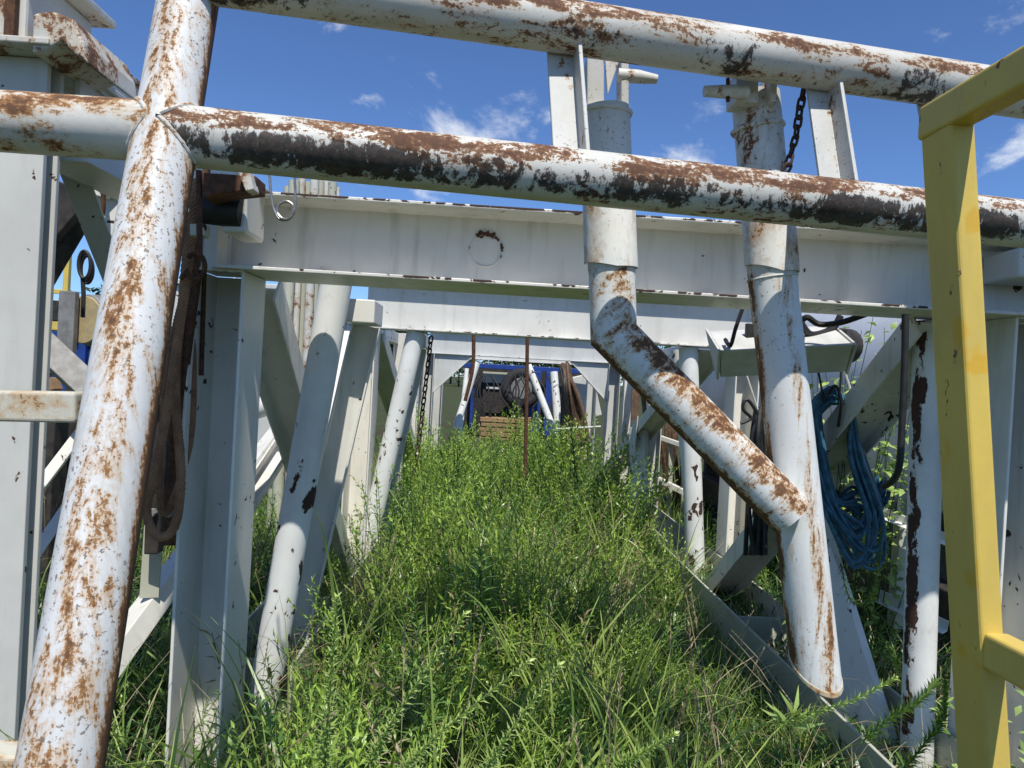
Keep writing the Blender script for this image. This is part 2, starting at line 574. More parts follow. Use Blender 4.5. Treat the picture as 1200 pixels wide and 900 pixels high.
def Cc(w, h, t):          # channel: back of width w, legs h long pointing to +up
    a = w / 2
    return [(-a, 0), (a, 0), (a, h), (a - t, h), (a - t, t), (-a + t, t), (-a + t, h), (-a, h)]


def L(w, h, t):
    return [(0, 0), (w, 0), (w, t), (t, t), (t, h), (0, h)]


def Z(p, z):
    return V(p[0], p[1], z)


# ------------------------------------------------------------------ ground
g = MB()
NG = 60
gx = np.concatenate([np.linspace(-400, -12, 8), np.linspace(-10, 10, NG), np.linspace(12, 400, 8)])
gy = np.concatenate([np.linspace(-200, -6, 6), np.linspace(-4, 22, NG), np.linspace(25, 900, 10)])
vs, fs = [], []
for j, y in enumerate(gy):
    for i, x in enumerate(gx):
        near = abs(x) < 11 and -5 < y < 24
        vs.append((x, y, 0.05 * math.sin(x * 1.7 + y) * math.sin(y * 1.3) if near else 0.0))
nx = len(gx)
for j in range(len(gy) - 1):
    for i in range(nx - 1):
        fs.append((j * nx + i, j * nx + i + 1, (j + 1) * nx + i + 1, (j + 1) * nx + i))
g.add(vs, fs)
struct(g.build('ground', 'ground', smooth=True))

# ------------------------------------------------------------------ portal frames of the long white steel tunnel
XL, XR = -0.895, 1.945
ZB, ZT = 1.935, 2.215
FY = [2.74, 5.74, 11.75, 14.2]
FLAB = ['nearest white portal frame, with a burnt patch on its long I-beam',
        'second white portal frame of the tunnel, half hidden behind the first beam',
        'third white portal frame with triangular gusset plates under its beam ends',
        'farthest white portal frame, only a thin beam strip showing between the gussets']


def portal(i):
    Y = FY[i]
    t = thing('portal_frame', FLAB[i], 'steel frame', (0.5, Y, 0), 'portal frames in a row')
    mat = ('frame', 'frame_two', 'frame_far', 'frame_far')[i]
    fw = (0.33, 0.20, 0.20, 0.2)[i]
    zt_ = ZT if i == 0 else 2.33
    MB().extrude(H(fw, zt_ - ZB, 0.013, 0.012), (XL - 0.10, Y, (ZB + zt_) / 2), (XR + 0.22, Y, (ZB + zt_) / 2), (0, 0, 1)).build('beam', mat, t, 0.003)
    yw = Y + 0.12
    for s, xa in ((-1, XL - 0.1), (1, XR + 0.1)):
        # channel column, open towards the near side
        MB().extrude(Cc(0.195, 0.25, 0.012), (xa, yw, -0.05), (xa, yw, ZB - 0.002), (0, -1, 0)).build('column', 'column' if i < 2 else mat, t, 0.004)
    if i == 3:
        return t
    if i == 2:
        for s, xa in ((1, XL), (-1, XR)):
            p = [V(xa, Y - 0.05, ZB - 0.002), V(xa + s * 0.62, Y - 0.05, ZB - 0.002), V(xa, Y - 0.05, ZB - 0.62)]
            MB().slab(p, (0, 0.016, 0)).build('gusset', mat, t, 0.002)
            e0, e1 = p[1], p[2]
            MB().extrude(R(0.10, 0.014), e0 + V(0, 0.02, -0.005), e1 + V(0, 0.02, -0.005), (s * -0.7, 0, -0.7)).build('gusset_flange', mat, t, 0.002)
        return t
    # raking round legs
    dz = ZB - 0.004
    lz = 2.20 if i == 0 else dz
    if i == 0:
        MB().box((-1.0925, Y - 0.13, ZB + 0.001), (-0.999, Y + 0.12, 2.125)).build('column_head', mat, t, 0.004)
    ly = Y + 0.50 if i == 0 else Y + 0.02
    MB().tube([V(-0.68 if i == 0 else -0.60, ly, lz), V(-0.948 if i == 0 else -0.94, ly, -0.05)], 0.070 if i == 0 else 0.074, 28).build('raking_leg', 'leg', t, smooth=True)
    if i == 0:
        MB().tube([V(1.80, Y + 0.16, dz), V(1.86, Y + 0.16, -0.05)], 0.062, 28).build('raking_leg', 'chippy', t, smooth=True)
    else:
        MB().tube([V(1.60, Y + 0.03, dz), V(1.78, Y + 0.03, -0.05)], 0.076, 28).build('raking_leg', 'leg', t, smooth=True)
        MB().tube([V(1.64, Y + 0.45, dz), V(1.92, Y + 0.40, -0.05)], 0.074, 28).build('raking_leg', 'leg', t, smooth=True)
    # flat channel leg behind the round one, with a short block over it
    cy = Y + 0.85 if i == 0 else Y + 0.55
    MB().extrude(Cc(0.14, 0.06, 0.010), (-0.62, cy, dz - 0.11), (-0.95, cy, -0.05), (0.1, -1, 0)).build('channel_leg', mat, t, 0.003)
    MB().box((-0.69, cy - 0.22, dz - 0.11), (-0.55, cy + 0.04, dz)).build('bearing_block', mat, t, 0.006)
    if i == 1:
        for k, (xx, yy) in enumerate(((-0.99, 2.3), (-1.02, 4.1), (1.92, 2.5), (1.95, 4.2))):
            MB().extrude(Cc(0.16, 0.12, 0.010), (xx, Y + yy, -0.05), (xx, Y + yy, ZB + 0.1), (0, -1, 0)).build('side_post', mat, t, 0.003)
        for xx in (-1.08, 2.02):
            MB().box((xx - 0.05, Y + 0.3, ZB - 0.02), (xx + 0.05, Y + 5.8, ZB + 0.10)).build('side_rail', mat, t, 0.004)
    # side bracing just inside the columns
    bay = FY[i + 1] - Y
    xa = 1.80
    MB().extrude(H(0.13, 0.22, 0.011, 0.010), V(xa, Y + 0.08, ZB - 0.02), V(xa, Y + bay * 0.87, 0.05), (1, 0, 0)).build('diagonal_brace', mat, t, 0.003)
    zn = 1.10
    yn = Y + 0.08 + (ZB - 0.02 - zn) / (ZB - 0.07) * (bay * 0.87 - 0.08)
    MB().extrude(Cc(0.23, 0.06, 0.011), V(xa - 0.10, yn, zn + 0.03), V(xa - 0.04, Y + (0.30 if i == 0 else 2.2), 0.0), (0.8, 0.6, 0)).build('diagonal_brace', mat, t, 0.003)
    MB().slab([V(xa - 0.118, yn + a, zn + b_) for a, b_ in ((-0.16, 0.16), (0.12, 0.06), (0.16, -0.16), (-0.10, -0.22))], (-0.012, 0, 0)).build('node_plate', mat, t, 0.002)
    xa = -0.99
    MB().extrude(H(0.13, 0.20, 0.011, 0.010), V(xa, Y + 0.26, ZB - 0.02), V(xa, Y + bay * 0.84, 0.05), (-1, 0, 0)).build('diagonal_brace', mat, t, 0.003)
    MB().extrude(R(0.03, 0.13), V(xa - 0.09, Y + bay * 0.93, ZB - 0.05), V(xa - 0.09, Y + bay * 0.40, 0.05), (-1, 0, 0)).build('diagonal_brace', mat, t, 0.003)
    return t


frames = [portal(i) for i in range(4)]
f1 = frames[0]
# burnt ring and chip marks on the first beam: thin scale of charred paint standing on the web
ringp = P(569, 294, FY[0] - 0.007)
mb = MB()
pts = [ringp + V(0.060 * math.cos(a), -0.001, 0.060 * math.sin(a)) for a in np.linspace(0.2, 2 * math.pi - 0.1, 40)]
mb.tube(pts, [0.0026 + 0.0012 * math.sin(7 * k) for k in range(40)], 8).build('weld_scar', 'frame', f1, smooth=True)
for a0, a1, w in ((62, 125, 0.019), (40, 60, 0.010), (2, 28, 0.009), (-22, -12, 0.004), (168, 178, 0.003)):
    top, bot = [], []
    for a in np.linspace(a0, a1, 12):
        c, s_ = math.cos(math.radians(a)), math.sin(math.radians(a))
        ww = w * rng.uniform(0.35, 1.1)
        top.append(ringp + V(c, 0, s_) * (0.061 + ww))
        bot.append(ringp + V(c, 0, s_) * (0.061 - ww * rng.uniform(0.2, 0.7)))
    MB().slab(top + bot[::-1], (0, -0.0045, 0)).build('scorch_scale', 'rust', f1)
# bracket at the left beam end
mb = MB()
mb.extrude(R(0.20, 0.17), P(272, 250, 2.55), P(300, 251, 2.55), (0, 0, 1))
mb.build('end_bracket', 'frame', f1, 0.012, seg=3)
pb = MB().tube([P(238, 244, 2.45), P(262, 246, 2.45), P(284, 249, 2.45)], [0.052, 0.055, 0.048], 16)
pb.build('rubber_buffer', 'black', f1, smooth=True)
MB().extrude(R(0.2, 0.11), P(1172, 312, 2.62), P(1300, 319, 2.62), (0, 0, 1)).build('end_bracket', 'frame', f1, 0.012, seg=3)

for xa in (XL - 0.1, XR + 0.1):
    pts = [V(xa - 0.097 + 0.194 * k / 24, FY[0] - 0.134, ZB - 0.004 + 0.0015 * math.sin(9 * k)) for k in range(25)]
    MB().tube(pts, [0.0045 + 0.0015 * math.sin(5 * k) for k in range(25)], 8).build('weld_bead', 'frame', f1, smooth=True)
# longitudinal sills lying in the weeds
for s, xa, lab in ((1, 1.735, 'low white sill beam on the ground right of the weeds'), (-1, -1.0, 'low white sill beam sunk in weeds under the left columns')):
    t = thing('sill_beam', lab, 'steel beam', (xa, 6, 0), 'ground sills')
    y0 = 1.7 if s > 0 else 3.2
    MB().box((xa - 0.20, y0, -0.04), (xa - 0.185, 11.9, 0.27)).build('flange', 'cream', t, 0.003)
    MB().box((xa + 0.185, y0, -0.04), (xa + 0.20, 11.9, 0.27)).build('flange', 'cream', t, 0.003)
    MB().box((xa - 0.184, y0, 0.03), (xa + 0.184, 11.9, 0.045)).build('web', 'cream', t, 0.002)
    for yy in (3.35, 4.3, 6.0):
        MB().box((xa - 0.184, yy, 0.046), (xa + 0.184, yy + 0.014, 0.232)).build('stiffener', 'cream', t, 0.002)

# ------------------------------------------------------------------ foreground pipe frame
pf = thing('pipe_guard_frame', 'rusty white pipe frame across the foreground, two rails on a leaning post', 'pipe frame', (0, 1.5, 1.0))
RP = 0.057


def line_pts(a, b, n=24, amp=0.0):
    out = []
    for i in range(n + 1):
        t = i / n
        out.append(a * (1 - t) + b * t + V(0, 0, amp * math.sin(7 * t)) + V(0, amp * math.cos(5 * t), 0))
    return out


p_top, p_bot = P(231, -60, 1.53), P(63, 945, 1.02)
MB().tube(line_pts(p_top + (p_top - p_bot) * 0.16, p_bot, 36), RP, 40).build('post', 'post', pf, smooth=True)
tj = 0.215
pj = p_top * (1 - tj) + p_bot * tj
# weld bead around the joint
lr0, lr1 = P(192, 157, 1.38), P(1290, 272, 1.75)
lr2 = lr1 + (lr1 - lr0) * 0.42
MB().tube(line_pts(lr0, lr2, 50, 0.0008), RP, 40).build('rail', 'rail', pf, smooth=True)
MB().tube(line_pts(P(-90, 136, 1.38), P(188, 155, 1.385), 12), RP * 0.985, 40).build('rail', 'rail_stub', pf, smooth=True)
ur0, ur1 = P(228, -33, 1.46), P(1330, 131, 1.92)
ur2 = ur1 + (ur1 - ur0) * 0.42
MB().tube(line_pts(ur0, ur2, 50, 0.0008), RP, 40).build('rail', 'rail_upper', pf, smooth=True)


def weld(c, axis, r, rb=0.006, seed=0, amp=0.012, base=None):
    """lumpy weld bead ring around a pipe"""
    rr = np.random.default_rng(seed)
    axis = unit(axis)
    a = unit(np.cross(axis, V(0, 0.3, 1)))
    b = np.cross(axis, a)
    pts, rad = [], []
    for k in range(49):
        t = 2 * math.pi * k / 48
        pts.append(c + (a * math.cos(t) + b * math.sin(t)) * r + axis * amp * math.cos(2 * t))
        rad.append(rb * (0.8 + 0.4 * rr.random()))
    return MB().tube(pts, rad, 8, caps=False)


def saddle(o, d, seed, rb=0.0045):
    """weld bead where a pipe of axis o+d*s lands on the leaning post"""
    rr = np.random.default_rng(seed)
    pd = unit(p_bot - p_top)
    d = unit(d)
    a = unit(np.cross(d, V(0, 0.3, 1)))
    b = np.cross(d, a)
    pts, rad = [], []
    for k in range(65):
        t = 2 * math.pi * k / 64
        q = o + (a * math.cos(t) + b * math.sin(t)) * RP * 0.995
        w = q - p_top
        u = w - pd * np.dot(w, pd)
        e = d - pd * np.dot(d, pd)
        A_, B_, C_ = np.dot(e, e), 2 * np.dot(u, e), np.dot(u, u) - RP * RP
        disc = max(B_ * B_ - 4 * A_ * C_, 0.0)
        s_ = (-B_ + math.sqrt(disc)) / (2 * A_)
        pts.append(q + d * s_)
        rad.append(rb * (0.75 + 0.5 * rr.random()))
    return MB().tube(pts, rad, 8, caps=False)


saddle(lr0, lr1 - lr0, 3).build('weld_bead', 'rail_stub', pf, smooth=True)
saddle(P(188, 155, 1.385), P(-90, 136, 1.38) - P(188, 155, 1.385), 4).build('weld_bead', 'rail_stub', pf, smooth=True)

# square tie bars on the left of the post
MB().extrude(R(0.05, 0.052), P(-60, 474, 1.26), P(98, 477, 1.245), (0, 0, 1)).build('tie_bar', 'tie', pf, 0.006, seg=3)
MB().extrude(R(0.05, 0.052), P(-60, 893, 1.09), P(40, 898, 1.08), (0, 0, 1)).build('tie_bar', 'tie', pf, 0.006, seg=3)


def on_rail(a, b, px):
    """point of a rail's axis under a picture column"""
    lo, hi = 0.0, 1.0
    for _ in range(40):
        t = (lo + hi) / 2
        w = a * (1 - t) + b * t
        c = CM.T @ (w - CAM)
        x = 600 + FPX * c[0] / -c[2]
        if x < px:
            lo = t
        else:
            hi = t
    return a * (1 - t) + b * t


# uprights between the rails (rolled angles)
for pa, pb_, w in ((664, 672, 0.068), (968, 986, 0.062), (1098, 1122, 0.062)):
    a = on_rail(ur0, ur1, pa)
    b = on_rail(lr0, lr1, pb_)
    wv = 0.62
    prof = [(-wv * w, 0), ((1 - wv) * w, 0), ((1 - wv) * w, 0.058), ((1 - wv) * w - 0.009, 0.058), ((1 - wv) * w - 0.009, 0.009), (-wv * w, 0.009)]
    MB().extrude(prof, b + V(0, 0.035, 0.03), a + V(0, 0.035, -0.03), (0.12, -1, 0)).build('upright', 'upright', pf, 0.002)

MB().slab([V(-1.06, 1.52, 2.50), V(-0.70, 1.56, 2.50), V(-0.70, 1.56, 4.05), V(-1.06, 1.52, 4.05)], (0, 0.012, 0)).build('added_shade_plate', 'upright', pf, 0.003)  # unseen plate, added above the view to shade the left column
MB().slab([V(1.62, 1.92, 2.44), V(2.75, 2.12, 2.44), V(2.75, 2.12, 3.75), V(1.62, 1.92, 3.75)], (0, 0.012, 0)).build('added_shade_plate', 'upright', pf, 0.003)  # second added plate, out of view, shades the right column and brace
YS = 1.80
# first hanging strut with its elbow and raking brace
s1a, s1b = P(710, 128, YS), P(719, 392, YS)
s1m = P(717, 316, YS)
br1 = P(926, 603, YS - 0.03)
o = MB().tube(line_pts(s1m, s1b, 4) + line_pts(s1b, br1, 14)[1:], 0.0585, 40).build('brace', 'brace', pf, smooth=True)
s2p, s2d = P(905, 326, YS + 0.05), unit(P(955, 779, YS + 0.04) - P(905, 326, YS + 0.05))
bd_ = unit(br1 - s1b)
ba, bb_ = unit(np.cross(bd_, V(0, 1, 0))), None
bb_ = np.cross(bd_, ba)
wp, wr_, wbreak = [], [], 0
for k in range(65):
    t_ = 2 * math.pi * k / 64
    q = s1b + (ba * math.cos(t_) + bb_ * math.sin(t_)) * 0.0585
    w_ = q - s2p
    u_ = w_ - s2d * np.dot(w_, s2d)
    e_ = bd_ - s2d * np.dot(bd_, s2d)
    A_, B_, C_ = np.dot(e_, e_), 2 * np.dot(u_, e_), np.dot(u_, u_) - 0.0605 ** 2
    disc = max(B_ * B_ - 4 * A_ * C_, 0.0)
    s_ = min((-B_ - math.sqrt(disc)) / (2 * A_), np.linalg.norm(br1 - s1b))
    if disc > 0 and s_ < np.linalg.norm(br1 - s1b) - 1e-6:
        wp.append(q + bd_ * s_)
        wr_.append(0.004 * random.uniform(0.7, 1.25))
    elif wp:
        wbreak = len(wp)
wp, wr_ = wp[wbreak:] + wp[:wbreak], wr_[wbreak:] + wr_[:wbreak]
if len(wp) > 4:
    MB().tube(wp, wr_, 8).build('weld_bead', 'brace', o, smooth=True)
o1 = MB().tube(line_pts(s1a, s1m, 8), 0.060, 40).build('strut', 'sleeve', pf, smooth=True)
weld(s1a + V(0, 0, -0.012), V(0, 0, 1), 0.060, 0.007, 9, 0.002).build('weld_bead', 'sleeve', o1, smooth=True)
# curved shells clamped on the front of both struts


def shell(a, b, r, lip, parent):
    d = unit(b - a)
    x = unit(np.cross(d, V(0, 1, 0)))
    x = x if x[0] > 0 else -x
    f = unit(np.cross(d, x))
    f = f if f[1] < 0 else -f
    mb = MB()
    n, m = 20, 8
    vs_ = []
    for rr in (r, r + 0.004):
        for j in range(m + 1):
            for k in range(n + 1):
                t = math.radians(-100 + 200 * k / n)
                e = 0.018 * max(0.0, -math.sin(t)) * (j / m) * lip
                p = a * (1 - j / m) + b * (j / m) - d * e
                flare = 1 + 0.05 * max(0, -math.sin(t)) * (j / m)
                vs_.append(p + (x * math.sin(t) + f * math.cos(t)) * rr * flare)
    fs_ = []
    w = n + 1
    o_ = (m + 1) * w
    for j in range(m):
        for k in range(n):
            q = j * w + k
            fs_.append((q, q + 1, q + w + 1, q + w))
            fs_.append((o_ + q, o_ + q + w, o_ + q + w + 1, o_ + q + 1))
    for k in range(n):
        for q in (k, m * w + k):
            fs_.append((q, q + 1, o_ + q + 1, o_ + q))
    for j in range(m):
        for q in (j * w, j * w + n):
            fs_.append((q, q + w, o_ + q + w, o_ + q))
    mb.add(vs_, fs_)
    return mb.build('shell', 'shell', parent, smooth=True)


shell(P(713, 225, YS), P(717, 316, YS), 0.0615, 1.0, o1)
# fork plates over the strut
for xa, xb, yy, top in ((688, 708, YS - 0.02, 66), (728, 737, YS - 0.02, 66)):
    MB().slab([P(xa, 126, yy), P(xb, 126, yy), P(xb, top, yy), P(xa, top, yy)], (0, 0.07, 0)).build('fork_plate', 'upright', o1, 0.003)
MB().slab([P(709, 70, YS + 0.01), P(726, 70, YS + 0.01), P(712, 112, YS + 0.01)], (0, 0.012, 0)).build('web_plate', 'rustplate', o1, 0.002)
MB().tube([P(724, 88, YS - 0.01), P(748, 90, YS - 0.01), P(770, 93, YS - 0.01)], [0.0165, 0.0165, 0.011], 20).build('pin', 'sleeve', o1, smooth=True)

s2a, s2m, s2b = P(885, 112, YS + 0.06), P(905, 326, YS + 0.05), P(955, 779, YS + 0.04)
o2 = MB().tube(line_pts(s2a, s2m, 8), 0.061, 40).build('strut', 'sleeve', pf, smooth=True)
lo2 = MB()
n_l = len(line_pts(s2m, s2b, 20)) * 40
lo2.tube(line_pts(s2m, s2b, 20), 0.061, 40)
# oblique cut at the lower end: lowest on the front right-hand side
d2 = unit(s2b - s2m)
side = unit(np.cross(d2, V(0, 1, 0)))
side = side if side[0] > 0 else -side
front = unit(np.cross(d2, side))
front = front if front[1] < 0 else -front
rim = []
for k in range(20 * 40, 21 * 40):
    vtx = np.array(lo2.v[k])
    es, ef = np.dot(vtx - s2b, side) / 0.061, np.dot(vtx - s2b, front) / 0.061
    q = vtx + d2 * (0.020 * es + 0.046 * ef)
    lo2.v[k] = tuple(q)
    rim.append(q + (vtx - s2b) * 0.03)
ol = lo2.build('strut', 'strut', pf, smooth=True)
MB().slab(rim, tuple(d2 * 0.016)).build('end_plate', 'tie', ol, 0.003)
shell(P(899, 240, YS + 0.055), P(905.5, 322, YS + 0.05), 0.0625, 1.6, o2)
weld(s2m, d2, 0.0612, 0.003, 12, 0.0).build('weld_bead', 'sleeve', ol, smooth=True)
d2u = unit(s2a - s2m)
weld(P(888, 152, YS + 0.058), d2u, 0.061, 0.007, 13, 0.002).build('weld_bead', 'sleeve', o2, smooth=True)
for xa, xb, yy in ((863, 889, YS - 0.03), (903, 911, YS - 0.03)):
    MB().slab([P(xa, 118, yy), P(xb, 120, yy), P(xb, 86, yy), P(xa, 84, yy)], (0, 0.08, 0)).build('fork_plate', 'sleeve', o2, 0.003)
MB().tube([P(876, 108, YS - 0.045), P(850, 107.5, YS - 0.045), P(825, 107, YS - 0.045)], [0.0165, 0.0165, 0.013], 20).build('pin', 'sleeve', o2, smooth=True)
MB().tube([P(853, 92, YS - 0.05), P(853, 119, YS - 0.05)], 0.005, 8).build('cotter', 'rust', o2, smooth=True)

# ------------------------------------------------------------------ chain hanging between the rails
cp = [P(942, 104, 1.79), P(937, 130, 1.79), P(933, 158, 1.79), P(922, 198, 1.79), P(912, 216, 1.80)]
ch = thing('hanging_chain', 'short rusty chain hanging from the upper rail beside the right strut', 'chain', tuple(cp[0]))
cum = [0]
for i in range(1, len(cp)):
    cum.append(cum[-1] + np.linalg.norm(cp[i] - cp[i - 1]))


def along(s):
    for i in range(1, len(cp)):
        if s <= cum[i] or i == len(cp) - 1:
            t = (s - cum[i - 1]) / (cum[i] - cum[i - 1])
            return cp[i - 1] * (1 - t) + cp[i] * t, unit(cp[i] - cp[i - 1])


lk = MB()
hl, wl_, rw = 0.0165, 0.0085, 0.0036
pts = []
for k in range(8):
    a = math.pi * k / 7
    pts.append(V(wl_ * math.cos(a), 0, (hl - wl_) + wl_ * math.sin(a)))
for k in range(8):
    a = math.pi + math.pi * k / 7
    pts.append(V(wl_ * math.cos(a), 0, -(hl - wl_) + wl_ * math.sin(a)))
pts.append(pts[0])
lk.tube(pts, rw, 7, caps=False)
link0 = None
pitch = 0.0245
for k in range(int(cum[-1] / pitch)):
    c, d = along(pitch * (k + 0.5))
    q = Vector(d).to_track_quat('Z', 'Y')
    rot = q.to_matrix().to_4x4() @ Matrix.Rotation(math.radians(50 + 90 * (k % 2) + random.uniform(-14, 14)), 4, 'Z')
    if link0 is None:
        link0 = lk.build('link', 'chain', None, smooth=True)
        li = link0
    else:
        li = link0.copy()
        COL.objects.link(li)
    li.parent = ch
    li.matrix_local = Matrix.Translation(Vector(c - np.array(ch['_w']))) @ rot

# ------------------------------------------------------------------ yellow guard rail
ya, yb = P(1108, 122, 0.80), P(1156, 960, 0.80)
yr = thing('yellow_guard_rail', 'yellow painted square tube guard rail at the right edge', 'guard rail', tuple(yb))
MB().extrude(R(0.028, 0.056), yb, ya, (0, -1, 0.0)).build('post', 'yellow', yr, 0.0045, seg=3)
yx = ya + V(0.0005, 0, -0.0135)
MB().extrude(R(0.029, 0.040), yx + V(0, 0.030, 0), yx + V(0.012, -0.62, 0.0), (0, 0, 1)).build('rail', 'yellow', yr, 0.0045, seg=3)
ym = P(1147, 752, 0.80)
MB().extrude(R(0.029, 0.040), ym + V(0, -0.025, 0), ym + V(0.012, -0.62, 0.0), (0, 0, 1)).build('rail', 'yellow', yr, 0.0045, seg=3)

# ------------------------------------------------------------------ machine standing on the left
YM = 2.25
e_t, e_b = P(48, 150, YM), P(12, 905, YM)
ms = thing('mast_section', 'tall white steel mast section with rusty capped head at the left edge', 'steel mast', (e_b[0] - 0.2, YM + 0.2, 0))
xr = P(40, 400, YM)[0]
zt = P(30, 66, YM)[2]
MB().box((xr - 0.42, YM, -0.05), (xr, YM + 0.02, zt - 0.002)).build('front_flange', 'mast', ms, 0.003)
MB().box((xr - 0.22, YM + 0.022, -0.05), (xr - 0.03, YM + 0.058, zt - 0.002)).build('web', 'mast', ms)
MB().box((xr - 0.42, YM + 0.060, -0.05), (xr + 0.006, YM + 0.078, zt - 0.002)).build('back_flange', 'mast', ms, 0.003)
# head: ledge, capped box and the beam running back
zl = zt
MB().box((xr - 0.6, YM - 0.10, zl), (xr + 0.06, YM + 0.42, zl + 0.02)).build('ledge_plate', 'rustplate', ms, 0.004)
MB().box((xr - 0.5, YM - 0.05, zl + 0.022), (xr - 0.04, YM + 0.3, zl + 0.25)).build('head_box', 'mast', ms, 0.01)
MB().box((xr - 0.150, YM - 0.07, zl + 0.022), (xr - 0.09, YM - 0.052, zl + 0.25)).build('head_post', 'rustplate', ms, 0.006)
MB().box((xr - 0.088, YM - 0.075, zl + 0.022), (xr - 0.058, YM - 0.055, zl + 0.245)).build('rust_strip', 'rust', ms, 0.003)
MB().box((xr - 0.5, YM - 0.10, zl + 0.252), (xr + 0.02, YM + 0.34, zl + 0.275)).build('cap_plate', 'rustplate', ms, 0.004)
# hooked lug seen from below
hk = [P(38, 15, 2.16), P(62, 12, 2.16), P(86, 22, 2.16), P(97, 48, 2.16), P(100, 72, 2.16), P(85, 62, 2.16), P(72, 48, 2.16), P(50, 60, 2.16), P(36, 62, 2.16)]
MB().slab(hk, (0, 0.32, 0)).build('lug', 'rustplate', ms, 0.01, seg=3)
bx = P(97, 50, 2.36)
bm_x = bx[0]
MB().box((bm_x - 0.02, 2.36, bx[2] - 0.36), (bm_x, 4.4, bx[2])).build('side_beam', 'mast', ms, 0.004)
MB().box((bm_x - 0.16, 2.37, bx[2] - 0.38), (bm_x + 0.03, 4.4, bx[2] - 0.362)).build('side_beam_flange', 'mast', ms, 0.003)
MB().box((bm_x - 0.16, 2.37, bx[2] + 0.002), (bm_x + 0.02, 4.4, bx[2] + 0.016)).build('side_beam_flange', 'rustplate', ms, 0.003)
MB().slab([P(62, 92, 2.45), P(118, 108, 2.45), P(100, 96, 2.45), P(68, 84, 2.45)], (0, 0.4, -0.02)).build('knee_plate', 'rustplate', ms, 0.003)
# diagonals below the head
MB().extrude(R(0.085, 0.05), P(72, 165, 2.62), P(142, 345, 2.95), (0.3, -1, 0.2)).build('diagonal_brace', 'cream', ms, 0.004)
MB().extrude(R(0.085, 0.05), P(128, 150, 2.75), P(172, 245, 2.9), (0.3, -1, 0.2)).build('diagonal_brace', 'cream', ms, 0.004)
MB().slab([P(83, 188, 3.3), P(115, 190, 3.3), P(140, 215, 3.3), P(124, 232, 3.3), P(100, 226, 3.3)], (0, 0.05, 0)).build('bracket_plate', 'frame', ms, 0.004)
MB().slab([P(102, 226, 3.34), P(124, 233, 3.34), P(150, 214, 3.34), P(168, 250, 3.34), P(160, 350, 3.34), P(132, 350, 3.34)], (0, 0.05, 0)).build('side_plate', 'frame', ms, 0.004)
MB().tube([P(108, 193, 3.27), P(119, 202, 3.25), P(121, 222, 3.25), P(121, 245, 3.25), P(118, 262, 3.26)], 0.010, 10).build('grab_handle', 'rust', ms, smooth=True)
MB().slab([P(54, 205, 3.6), P(90, 222, 3.6), P(92, 246, 3.6), P(62, 281, 3.6), P(50, 270, 3.6)], (0, 0.06, 0)).build('dark_plate', 'darksteel', ms, 0.004)
# K brace of the rear leg
MB().extrude(R(0.10, 0.14), P(38, 335, 3.7), P(94, 240, 3.7), (-0.7, -1, 0.7)).build('rear_brace', 'darksteel', ms, 0.005)
MB().extrude(R(0.13, 0.10), P(30, 385, 3.7), P(108, 458, 3.7), (0.3, -1, 0.5)).build('rear_brace', 'greysteel', ms, 0.005)

# cables on the machine
cb = MB()
for k in range(3):
    pts = []
    for a in np.linspace(0, 2 * math.pi, 25):
        pts.append(P(99 + 7 * math.sin(a) + k * 1.5, 310 + 16 * math.cos(a) + 3 * k, 3.15 + 0.02 * k))
    cb.tube(pts, 0.007, 6, caps=False)
cb.tube([P(97, 326, 3.16), P(98, 345, 3.16), P(97, 372, 3.16)], 0.009, 6)
tag(cb.build('cable_loop', 'black', smooth=True), 'small black cable loop hung on the left machine above the tan disc', 'cable')

# electric motor with tan end disc
mt = thing('drive_motor', 'grey motor drum with tan end disc behind the leaning post', 'motor', tuple(P(100, 420, 4.6)))
mc = P(101, 375, 4.6)
MB().tube([mc + V(0, 0.02, 0), mc + V(0.25, 0.42, 0.02)], 0.165, 28).build('drum', 'greysteel', mt, 0.01, smooth=True)
MB().tube([mc + V(-0.012, -0.02, 0), mc + V(0, 0.018, 0)], 0.15, 28).build('end_disc', 'tan', mt, 0.004, smooth=True)
MB().box(tuple(mc + V(-0.13, -0.08, -0.28)), tuple(mc + V(-0.03, -0.03, 0.17))).build('mount_plate', 'greysteel', mt, 0.006)
MB().box(tuple(mc + V(-0.20, -0.05, -0.02)), tuple(mc + V(-0.135, 0.0, 0.11))).build('terminal_box', 'darksteel', mt, 0.006)
MB().box(tuple(mc + V(-0.10, -0.02, -2.0)), tuple(mc + V(-0.02, 0.08, -0.285))).build('stand', 'darksteel', mt, 0.006)

# blue skid, yellow rail and green tank seen through the machine
sk = thing('blue_skid', 'blue steel skid box seen through the gap of the left machine', 'skid', tuple(Z(P(60, 420, 9.5), 0)))
b0 = P(60, 390, 9.5)
MB().box((b0[0] - 1.6, 9.5, 0.25), (b0[0] + 0.55, 11.5, b0[2])).build('box', 'blue', sk, 0.01)
MB().box((b0[0] - 1.6, 9.44, b0[2] - 0.10), (b0[0] + 0.55, 9.498, b0[2] + 0.02)).build('edge_channel', 'blue', sk, 0.005)
for dx in (-0.9, -0.25, 0.40):
    MB().box((b0[0] + dx, 9.42, 0.25), (b0[0] + dx + 0.09, 9.497, b0[2] - 0.102)).build('stake', 'blue', sk, 0.005)
MB().box((b0[0] - 1.5, 9.46, 0.0), (b0[0] - 1.3, 11.3, 0.248)).build('runner', 'blue', sk)
MB().box((b0[0] + 0.3, 9.46, 0.0), (b0[0] + 0.5, 11.3, 0.248)).build('runner', 'blue', sk)
yf = thing('far_yellow_rail', 'small yellow handrail standing on the blue skid', 'handrail', tuple(P(60, 389, 9.6)))
zb = b0[2] + 0.022
